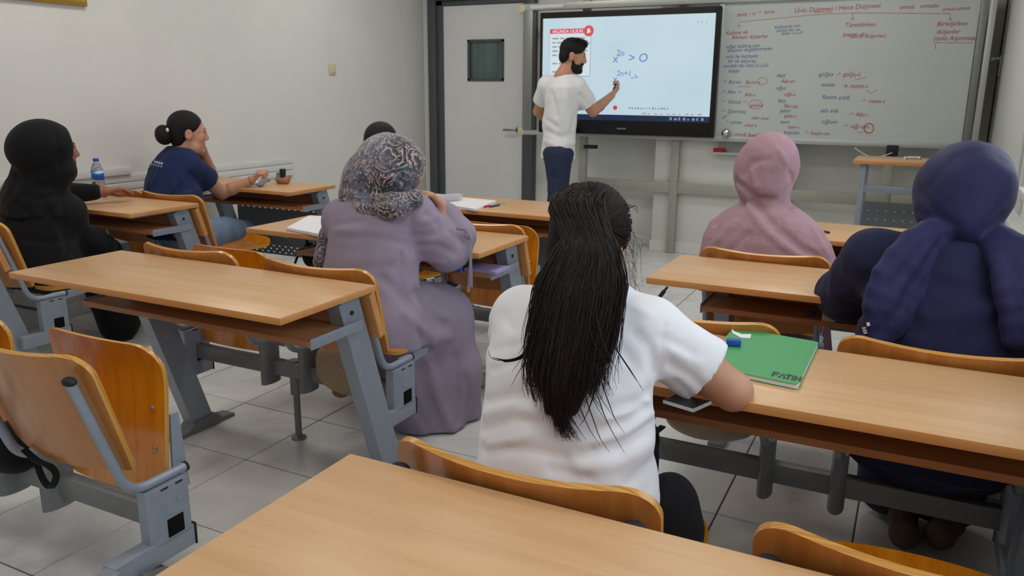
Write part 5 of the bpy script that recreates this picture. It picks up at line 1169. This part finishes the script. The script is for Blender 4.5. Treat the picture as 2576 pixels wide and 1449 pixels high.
for k in range(5): F.crease([a1+V3((-.12, -.06, -.15-.13*k)), a1+V3((.06, -.1, -.19-.12*k))], .025, .008*(-1)**k)
F.build('jeans', M['denim_d'], P)
for a in (a1, V3((a2.x+.03, a2.y+.05, 0))): F = Field(.008); F.rc((a.x, a.y, .045), (a.x+.12, a.y+.07, .04), .044, .036); F.build('shoe', plain('dark_sneaker', srgb(48, 48, 52), .6), P)
F = Field(.006); h.el(F, (0, -.012, .050), (.079, .098, .085)); h.el(F, (0, .045, .098), (.060, .05, .034), .02); h.el(F, (0, -.06, -.01), (.070, .045, .06), .02); h.el(F, (0, .115, -.035), (.1, .068, .10), .02, True)
for q in (-1, 1): h.el(F, (q*.085, -.004, -.015), (.02, .026, .036), .01, True)
F.build('hair', M['hair_b'], P)
cur = []
for k in range(240):
    a = rnd.uniform(-1, 1); b = rnd.uniform(-.9, 1); s0_ = h.p(a*.06, b*.07+.01, .112-.03*(a*a)-.02*b*b); cur.append([s0_, s0_+(h.z*.018+h.x*a*.012+h.y*.012), s0_+(h.z*rnd.uniform(.022, .036)+h.x*a*.02+h.y*rnd.uniform(.01, .03))])
strands('hair_tips', cur, M['hair_b'], P, .002)
F = Field(.004); h.el(F, (0, .030, -.03), (.0625, .0655, .0895), .03); h.rc(F, (-.035, .03, -.085), (.035, .03, -.085), .0345, .0345, .03); h.el(F, (0, .068, -.100), (.031, .027, .022), .025); h.rc(F, (-.016, .0885, -.0445), (.016, .0885, -.0445), .005, .005, .01)
h.el(F, (0, .097, -.0615), (.021, .02, .010), .006, True)
def bcut(f, ax, h=h):
    X, Y, Z = ax[0][:, None, None]-h.c.x, ax[1][None, :, None]-h.c.y, ax[2][None, None, :]-h.c.z
    ly = X*h.y.x+Y*h.y.y+Z*h.y.z; lz = X*h.z.x+Y*h.z.y+Z*h.z.z
    line = np.where(ly > .07, -.040, np.where(ly > .03, -.058, -.058+(.03-ly)*1.6))
    return np.maximum(np.maximum(f, lz-line), -.012-ly)
F.build('beard', M['hair_b'], P, bcut)
bm = bmesh.new(); a, b = at(1549, 214, y=6.50), at(1556, 202, y=6.57); tube(bm, [a-(b-a)*.8, b], [.006, .006], 8); o = obj('stylus', bm, M['black_plastic'], None, True); tag(o, 'dark stylus held in the teacher\'s raised hand', 'stylus')
# ------------------------------------------------------------------ things on desks, bags, teacher's table
ZD = .7505
def slab(bm, pts, z0, z1):
    a = [bm.verts.new((p.x, p.y, z0)) for p in pts]; b = [bm.verts.new((p.x, p.y, z1)) for p in pts]; n = len(pts)
    bm.faces.new(a[::-1]); bm.faces.new(b)
    for i in range(n): bm.faces.new((a[i], a[(i+1) % n], b[(i+1) % n], b[i]))
    bmesh.ops.recalc_face_normals(bm, faces=bm.faces)
def slabo(name, pts, z0, z1, mat, parent=None, o=None):
    bm = bmesh.new(); q = [p-(Vector(o) if o is not None else Vector()) for p in pts]; slab(bm, q, z0-(o[2] if o is not None else 0), z1-(o[2] if o is not None else 0)); return obj(name, bm, mat, parent)
def rquad(c, r=.012, n=4):
    out = []
    for i in range(4):
        a, p, b = c[i-1], c[i], c[(i+1) % 4]; d1, d2 = (a-p).normalized()*r, (b-p).normalized()*r
        for k in range(n+1): t = k/n; out.append((p+d1)*(1-t)**2+p*2*t*(1-t)+(p+d2)*t*t)
    return out
# green notebook, label, eraser
c4 = [at(1845, 823, z=ZD+.012), at(2060, 860, z=ZD+.012), at(2008, 968, z=ZD+.012), at(1770, 918, z=ZD+.012)]
org = (sum((p for p in c4), Vector())/4); org.z = ZD
nb = empty('notebook', org, 'closed green notebook lying on the desk beside the ponytailed student', 'notebook')
green = plain('green_cover', srgb(62, 150, 88), .5, nz=.03, nscale=20)
slabo('back_cover', rquad(c4), ZD, ZD+.0012, green, nb, org); cen = Vector((org.x, org.y, 0))
slabo('pages', [Vector((p.x, p.y, 0)).lerp(cen, .012) for p in c4], ZD+.0012, ZD+.0108, M['paper'], nb, org); cov = slabo('cover', rquad(c4), ZD+.0108, ZD+.012, green, nb, org)
ux, uy = (c4[1]-c4[0]), (c4[3]-c4[0])
def nbp(a, b): p = c4[0]+ux*a+uy*b; return Vector((p.x, p.y, 0))
def lay(name, pts, z, mat, parent, o): bm = bmesh.new(); f = bm.faces.new([bm.verts.new((p.x-o[0], p.y-o[1], z-o[2])) for p in pts]); f.normal_update(); (f.normal.z < 0) and f.normal_flip(); return obj(name, bm, mat, parent)
blk = plain('black_print', srgb(26, 34, 30), .5)
b0 = nbp(.69, .955); xd, yd = ux.normalized(), -uy.normalized()
def blet(strokes_):
    for q in strokes_: lay('cover_mark', [Vector((b0.x, b0.y, 0))+xd*x*.005+yd*y*.0078 for x, y in q], ZD+.0124, blk, nb, org)
blet([[(0, 0), (1, 0), (1, 4.4), (0, 4.4)], [(1.1, 3.3), (3, 3.3), (3, 4.4), (1.1, 4.4)], [(1.1, 1.7), (2.5, 1.7), (2.5, 2.6), (1.1, 2.6)], [(2.6, 0), (3.6, 0), (4.9, 3.2), (4.4, 4.4)], [(4.9, 0), (6.2, 0), (5.0, 4.4)], [(5.6, 3.3), (8.2, 3.3), (8.2, 4.4), (5.6, 4.4)], [(6.5, 0), (7.5, 0), (7.5, 3.2), (6.5, 3.2)], [(8.5, 0), (9.3, 0), (9.3, 3.2), (8.5, 3.2)], [(8.5, 3.5), (9.3, 3.5), (9.3, 4.4), (8.5, 4.4)], [(9.6, 0), (10.5, 0), (10.5, 4.4), (9.6, 4.4)], [(10.6, 1.7), (11.6, 1.7), (11.6, 2.7), (10.6, 2.7)], [(11.7, 0), (12.6, 0), (12.6, 4.4), (11.7, 4.4)]])
bm = bmesh.new(); lp = [at(u, v, z=ZD+.013) for u, v in ((1838, 824), (1848, 834), (1866, 841), (1890, 841), (1887, 851), (1862, 849), (1842, 838))]; slab(bm, lp, ZD+.0124, ZD+.0136); tag(obj('paper_strip', bm, M['paper']), 'curled white paper strip on the green notebook', 'paper strip')
F = Field(.002); ep = at(1846, 862, z=ZD+.02); er = bmesh.new(); bx(er, -.017, .017, -.010, .010, 0, .017, .004, 2); o = obj('eraser', er, plain('blue_eraser', srgb(24, 78, 172), .5, nz=.15, nscale=60), None, 40); o.location = (ep.x, ep.y, ZD+.0125); o.rotation_euler.z = .25; tag(o, 'small blue eraser on the green notebook', 'eraser')
# phone under the arm, pen in hand
ph = [at(u, v, z=ZD+.008) for u, v in ((1668, 1005), (1700, 990), (1790, 1008), (1745, 1028))]
po = empty('smartphone', (ph[0].x, ph[0].y, ZD), 'black phone lying at the desk edge under the ponytailed student\'s arm', 'phone'); slabo('phone_body', ph, ZD, ZD+.007, M['alu'], po, po.location); slabo('phone_screen', [p.lerp(cen_, .04) for p in ph for cen_ in [(ph[0]+ph[2])*.5]], ZD+.007, ZD+.0078, M['bezel'], po, po.location)
a, b = at(1640, 772, y=1.80), at(1679, 722, y=1.80); bm = bmesh.new(); d_ = (b-a).normalized(); tube(bm, [a-d_*.07, b-d_*.012], .0048, 10); pn = obj('barrel', bm, M['black_plastic'], None, 40)
pe = empty('pen', a-d_*.07, 'black ballpoint pen held by the ponytailed student', 'pen'); pn.parent = pe; pn.matrix_parent_inverse = Matrix.Translation(-Vector(pe.location)); bm = bmesh.new(); tube(bm, [b-d_*.012-pe.location, b-pe.location], .003, 8); obj('push_button', bm, M['black_plastic'], pe, 40); bm = bmesh.new(); tube(bm, [a-d_*.07-pe.location, a-d_*.085-pe.location], [.0045, .001], 8); obj('pen_tip', bm, M['bolt'], pe, 40)
# notebook on the desk of the paisley scarf student
c4 = [at(u, v, z=ZD+.01) for u, v in ((718, 574), (775, 543), (880, 545), (850, 600))]; org = sum((p for p in c4), Vector())/4; org.z = ZD; cen = Vector((org.x, org.y, 0))
nb = empty('notebook', org, 'open white notebook left of the student in the paisley headscarf', 'notebook'); slabo('cover', rquad(c4, .01), ZD, ZD+.002, plain('red_grey_cover', srgb(150, 130, 126), .5), nb, org); slabo('page_block', [Vector((p.x, p.y, 0)).lerp(cen, .03) for p in c4], ZD+.002, ZD+.012, M['paper'], nb, org); slabo('top_page', [Vector((p.x, p.y, 0)).lerp(cen, .05) for p in rquad(c4, .01)], ZD+.012, ZD+.0126, M['paper'], nb, org)
# open notebook with a rolled page on the front desk
c4 = [at(u, v, z=ZD+.01) for u, v in ((1148, 519), (1160, 497), (1248, 505), (1195, 527))]; org = c4[0].copy(); org.z = ZD
nb = empty('notebook', org, 'open notebook with a rolled up page on the front desk near the door', 'notebook'); slabo('page_block', c4, ZD, ZD+.012, M['paper'], nb, org)
c5 = [at(u, v, z=ZD+.01) for u, v in ((1070, 512), (1100, 488), (1160, 497), (1148, 519))]; slabo('page_block', c5, ZD, ZD+.010, M['paper'], nb, org)
bm = bmesh.new(); a_, b_ = at(1100, 500, z=ZD+.03), at(1158, 496, z=ZD+.03); rings = []
for e_ in (a_, b_):
    rings.append([bm.verts.new(e_-org+Vector((.0, .024*math.cos(t), .022*math.sin(t)))) for t in np.linspace(-1.2, 4.0, 16)])
for i in range(15): bm.faces.new((rings[0][i], rings[0][i+1], rings[1][i+1], rings[1][i]))
bmesh.ops.solidify(bm, geom=list(bm.faces), thickness=.001); obj('rolled_page', bm, M['paper'], nb, 40)
def pen(u0, v0, u1, v1, c, label, z=ZD+.005, r=.0048, cap=None):
    a, b = at(u0, v0, z=z), at(u1, v1, z=z); o = empty('pen', a, label, 'pen'); L = b-a; bm = bmesh.new(); tube(bm, [Vector(), L*.82], r, 10); obj('barrel', bm, plain('pen_body', srgb(*c), .4), o, 40)
    bm = bmesh.new(); tube(bm, [L*.82, L], [r*1.05, r*1.05], 10); obj('pen_cap', bm, plain('pen_cap', srgb(*(cap or c)), .4), o, 40); return o
pen(1212, 521, 1232, 517, (208, 40, 70), 'red pen lying beside the open notebook on the front desk'); pen(1232, 520, 1256, 515, (44, 50, 110), 'dark blue pen lying beside the open notebook on the front desk'); pen(1250, 511, 1272, 512, (120, 170, 80), 'thin green pen at the far side of the front desk', r=.002); pen(1196, 523, 1216, 517, (120, 160, 190), 'pale blue pen next to the red pen on the front desk')
pen(2066, 580, 2086, 585, (30, 30, 34), 'short dark pen on the front desk before the pink headscarf student')
# phone, paper and pencil pouch on the desk of the navy t-shirt student
pp = [at(u, v, z=ZD+.004) for u, v in ((622, 467), (645, 455), (676, 458), (650, 470))]; bm = bmesh.new(); slab(bm, pp, ZD, ZD+.004); tag(obj('notepad', bm, M['paper']), 'small white notepad under the hand of the navy t-shirt student', 'notepad')
pp = [at(u, v, z=ZD+.012) for u, v in ((640, 463), (668, 447), (680, 450), (656, 467))]; bm = bmesh.new(); slab(bm, pp, ZD+.0045, ZD+.0125); tag(obj('smartphone', bm, plain('grey_phone', srgb(92, 94, 100), .35)), 'grey phone lying on the small white notepad', 'phone')
pc_ = at(712, 462, z=ZD); F = Field(.004); F.el(pc_+V3((0, 0, .022)), (.052, .035, .030)); F.rc(pc_+V3((-.035, 0, .03)), pc_+V3((-.05, .01, .062)), .016, .010, .02); F.rc(pc_+V3((.035, 0, .03)), pc_+V3((.05, .01, .05)), .016, .010, .02); F.el(pc_+V3((0, .0, .062)), (.034, .028, .032), None, .01, True)
pz = empty('pencil_pouch', pc_, 'open brown pencil pouch on the front desk by the left wall', 'pouch'); F.build('pouch_body', plain('brown_leather', srgb(158, 108, 84), .6, nz=.1), pz)
bm = bmesh.new(); lathe(bm, [(.016, .03), (.018, .06), (.021, .085), (.019, .096), (.006, .098)], (.004, 0, 0), 14); obj('pen_bundle', bm, M['black_plastic'], pz, 40); bm = bmesh.new(); bx(bm, -.02, -.004, -.024, -.014, .05, .075, .003); obj('green_marker', bm, plain('bright_green', srgb(40, 150, 90), .5), pz)
# water bottle
bp = at(252, 497, z=ZD); bt = empty('water_bottle', (bp.x, bp.y, ZD), 'clear plastic water bottle with blue label and cap', 'bottle'); sB_ = 1.0
gl = NT('clear_pet'); gl.set(Roughness=.05, IOR=1.25); gl.b.inputs['Transmission Weight'].default_value = 1.0; gl.base((.93, .97, .98, 1))
bm = bmesh.new(); lathe(bm, [(.026, 0), (.032, .006), (.032, .02), (.0305, .03), (.032, .04), (.0305, .05), (.032, .06), (.0305, .07), (.032, .08), (.0325, .115), (.0325, .155), (.030, .166), (.021, .186), (.0135, .198), (.0125, .212)], n=28); obj('bottle_body', bm, gl.m, bt, 50)
lm_ = NT('blue_bottle_label'); lm_.base(lm_.ramp(lm_.noise(lm_.coord((6, 6, 30)), 2, 2), [(.35, srgb(30, 70, 160)), (.5, srgb(40, 110, 190)), (.62, srgb(190, 220, 235))])); lm_.set(Roughness=.35)
bm = bmesh.new(); lathe(bm, [(.0328, .100), (.0333, .101), (.0333, .152), (.0328, .153)], n=28); obj('label_band', bm, lm_.m, bt, 50); bm = bmesh.new(); lathe(bm, [(.0145, .204), (.0155, .205), (.0155, .218), (.0145, .221), (.004, .222)], n=24); obj('bottle_cap', bm, plain('blue_cap', srgb(40, 76, 200), .4), bt, 50)
wm_ = NT('water'); wm_.set(Roughness=.02, IOR=1.2); wm_.b.inputs['Transmission Weight'].default_value = 1.0; bm = bmesh.new(); lathe(bm, [(.024, .004), (.0295, .01), (.0295, .092), (.0285, .093)], n=24); obj('water', bm, wm_.m, bt, 50)
# books and bits on shelves
def on_shelf(u, v, y): p = at(u, v, y=y); return Vector((p.x, y, .6365))
p = on_shelf(1225, 685, 2.86); o = boxo('notebook', -.075, .075, -.06, .06, 0, .014, plain('lilac_cover', srgb(160, 146, 190), .5), None, .002); o.location = p; tag(o, 'thin lilac notebook on the shelf below the paisley student\'s desk', 'notebook')
p = on_shelf(1180, 680, 2.90); o = boxo('folder', -.09, .07, -.05, .05, 0, .028, plain('dark_folder', srgb(50, 50, 58), .5), None, .004); o.location = p+Vector((-.06, 0, 0)); tag(o, 'dark folder on the shelf left of the lilac notebook', 'folder')
p = on_shelf(1166, 668, 2.82); bm = bmesh.new(); lathe(bm, [(.012, 0), (.013, .002), (.013, .03), (.010, .032)], n=16); o = obj('bottle_cap', bm, plain('blue_plastic', srgb(36, 84, 196), .4), None, 50); o.location = p+Vector((0, -.03, 0)); tag(o, 'blue cap on the shelf edge below the paisley student\'s elbow', 'cap')
p = on_shelf(2088, 782, 2.73); o = boxo('small_box', -.022, .022, -.015, .015, 0, .035, plain('pale_green_box', srgb(170, 184, 170), .6), None, .003); o.location = p; tag(o, 'small pale box on the shelf beside the navy student', 'box')
p = on_shelf(2040, 778, 2.76); o = boxo('eraser', -.014, .014, -.009, .009, 0, .014, plain('blue_eraser_dark', srgb(34, 60, 130), .6), None, .003); o.location = p; tag(o, 'dark blue eraser on the shelf of the desk below the navy student', 'eraser')
# bags
P = empty('backpack', at(1700, 1330, y=1.47), 'black bag with a strap standing beside the ponytailed student', 'bag')
F = Field(.006); pb = at(1690, 1275, y=1.47); F.el(pb+V3((-.005, 0, -.015)), (.062, .07, .085)); F.el(pb+V3((.005, 0, -.055)), (.062, .065, .05), None, .03); F.build('bag_body', M['black_cloth'], P)
bm = bmesh.new(); tube(bm, [v-V3(P.location) for v in spline([at(1668, 1072, y=1.48), at(1640, 1100, y=1.49), at(1650, 1140, y=1.49), at(1648, 1200, y=1.48), at(1660, 1230, y=1.47)], 14)], 1, sec=rsec(.013, .003), up=LAT); obj('strap', bm, M['black_cloth'], P, 40)
P = empty('tote_bag', (-.50, 2.44, .44), 'cream bag lying on the empty seat under the green notebook\'s desk', 'bag'); F = Field(.008); pt_ = at(1785, 1062, y=2.44); F.el(pt_+V3((0, 0, .01)), (.145, .11, .055)); F.el(pt_+V3((.03, 0, .05)), (.10, .08, .05), None, .03); F.wrinkle(.004, .08, (1, 0, .2), 3); F.build('bag_body', fabric('cream_canvas', srgb(206, 198, 180), .05), P); F = Field(.005); F.chain([pt_+V3((-.08, 0, .06)), pt_+V3((-.03, .02, .12)), pt_+V3((.04, .02, .12)), pt_+V3((.08, 0, .07))], [.008]*4); F.build('handle', fabric('cream_strap', srgb(196, 186, 166), .05), P)
bgc = at(868, 928, y=2.225); P = empty('handbag', bgc-V3((0, 0, .1)), 'quilted beige backpack tucked under the seat behind the paisley student', 'bag')
qm = NT('quilted_beige'); vv = qm.coord((1, 1, 1), (0, math.radians(45), 0)); ck = qm.n('ShaderNodeTexBrick'); ck.offset = 0; ck.inputs['Scale'].default_value = 22; ck.inputs['Mortar Size'].default_value = .03; ck.inputs['Color1'].default_value = srgb(166, 146, 118); ck.inputs['Color2'].default_value = srgb(162, 142, 114); ck.inputs['Mortar'].default_value = srgb(138, 120, 96)
cx_ = qm.n('ShaderNodeSeparateXYZ'); cb_ = qm.n('ShaderNodeCombineXYZ'); qm.l(vv, cx_.inputs[0]); qm.l(cx_.outputs[0], cb_.inputs[0]); qm.l(cx_.outputs[2], cb_.inputs[1]); qm.l(cb_.outputs[0], ck.inputs['Vector']); qm.base(ck.outputs['Color']); qm.set(Roughness=.8)
F = Field(.007); F.el(bgc, (.128, .045, .092)); F.el(bgc+V3((.01, 0, -.025)), (.125, .048, .065), None, .03); F.el(bgc+V3((0, 0, .04)), (.115, .045, .06), None, .03); F.build('bag_body', qm.m, P)
F = Field(.005); b2 = at(858, 985, y=2.225); F.el(b2, (.035, .03, .022)); F.build('bag_tag', plain('brown_leather_tag', srgb(122, 84, 62), .5), P)
bm = bmesh.new(); tube(bm, [v-V3(P.location) for v in spline([at(950, 900, y=2.40), at(985, 885, y=2.37), at(1010, 885, y=2.36), at(1012, 905, y=2.36), at(985, 918, y=2.38)], 14)], 1, sec=rsec(.018, .004), up=LAT); obj('strap', bm, plain('beige_strap', srgb(178, 160, 136), .6), P, 40)
P = empty('shoulder_bag', at(770, 655, y=2.95), 'black bag hanging under the left end of the paisley student\'s desk', 'bag'); F = Field(.006); pk = at(778, 640, y=2.98); F.el(pk+V3((.0, 0, .0)), (.03, .04, .06)); F.el(pk+V3((.06, .02, -.02)), (.06, .05, .05), None, .03); F.build('bag_body', M['black_cloth'], P)
bm = bmesh.new(); tube(bm, [v-V3(P.location) for v in spline([at(742, 662, y=2.93), at(752, 640, y=2.93), at(770, 622, y=2.93), at(772, 604, y=2.93)], 12)], .006, 8); obj('strap', bm, M['black_cloth'], P, True)
P = empty('black_bag', (-2.45, 1.36, .46), 'black bag with a loose strap on the folded seats at the lower left', 'bag'); F = Field(.007); pk = at(45, 1120, y=1.24); F.el(pk, (.055, .06, .08)); F.el(pk+V3((-.05, .0, -.03)), (.06, .06, .06), None, .03); F.build('bag_body', M['black_cloth'], P)
bm = bmesh.new(); tube(bm, [v-V3(P.location) for v in spline([at(60, 1130, y=1.14), at(92, 1158, y=1.135), at(128, 1175, y=1.13), at(142, 1198, y=1.13), at(128, 1225, y=1.13), at(108, 1205, y=1.13), at(92, 1165, y=1.132)], 24)], 1, sec=rsec(.016, .004), up=LAT); obj('strap', bm, M['black_cloth'], P, 40)
# teacher's table with markers
YP = 5.72; a_ = at(2147, 402, y=YP); zt_ = a_.z; x0_, x1_ = a_.x, .36
T_ = empty('lectern_table', (x0_, YP, 0), 'small beech topped teacher\'s table on grey legs under the whiteboard', 'table')
t = boxo('tabletop', 0, x1_-x0_, 0, .42, zt_-.026, zt_, M['desk'], T_, .003); t.data.materials.append(M['desk_edge'])
for p_ in t.data.polygons: p_.material_index = 0 if abs(p_.normal.z) > .9 else 1
for x_ in (.06, x1_-x0_-.06): boxo('leg', x_-.018, x_+.018, .05, .09, 0, zt_-.027, M['metal'], T_, .003)
for x_ in (.06, x1_-x0_-.06): boxo('leg', x_-.018, x_+.018, .33, .37, 0, zt_-.027, M['metal'], T_, .003)
boxo('cross_bar', .078, x1_-x0_-.078, .055, .085, zt_-.21, zt_-.165, M['metal'], T_, .003)
bm = bmesh.new(); bx(bm, .078, x1_-x0_-.078, .30, .302, .18, zt_-.30); obj('front_panel', bm, M['grey_sheet'], T_)
me_d = bpy.data.meshes.new('panel_dot'); bm = bmesh.new(); disc(bm, (0, 0, 0), (0, -1, 0), .006, .001, 10); bm.to_mesh(me_d); bm.free(); me_d.materials.append(M['alu'])
for i in range(int((x1_-x0_-.2)/.055)):
    for j in range(3): inst('panel_dot', me_d, T_, (.11+.055*i, .2998, zt_-.36-.06*j))
for k, (u0, u1, c, cp, lb) in enumerate(((2276, 2292, (222, 226, 230), (60, 160, 190), 'white marker with pale blue cap on the teacher\'s table'), (2288, 2306, (222, 226, 230), (30, 50, 160), 'white marker with blue cap on the teacher\'s table'), (2300, 2318, (222, 226, 230), (200, 40, 50), 'white marker with red cap on the teacher\'s table'))):
    pen(u0, 397-k*.3, u1, 396+k*.5, c, lb, zt_+.0085, .0085, cp)['category'] = 'marker'
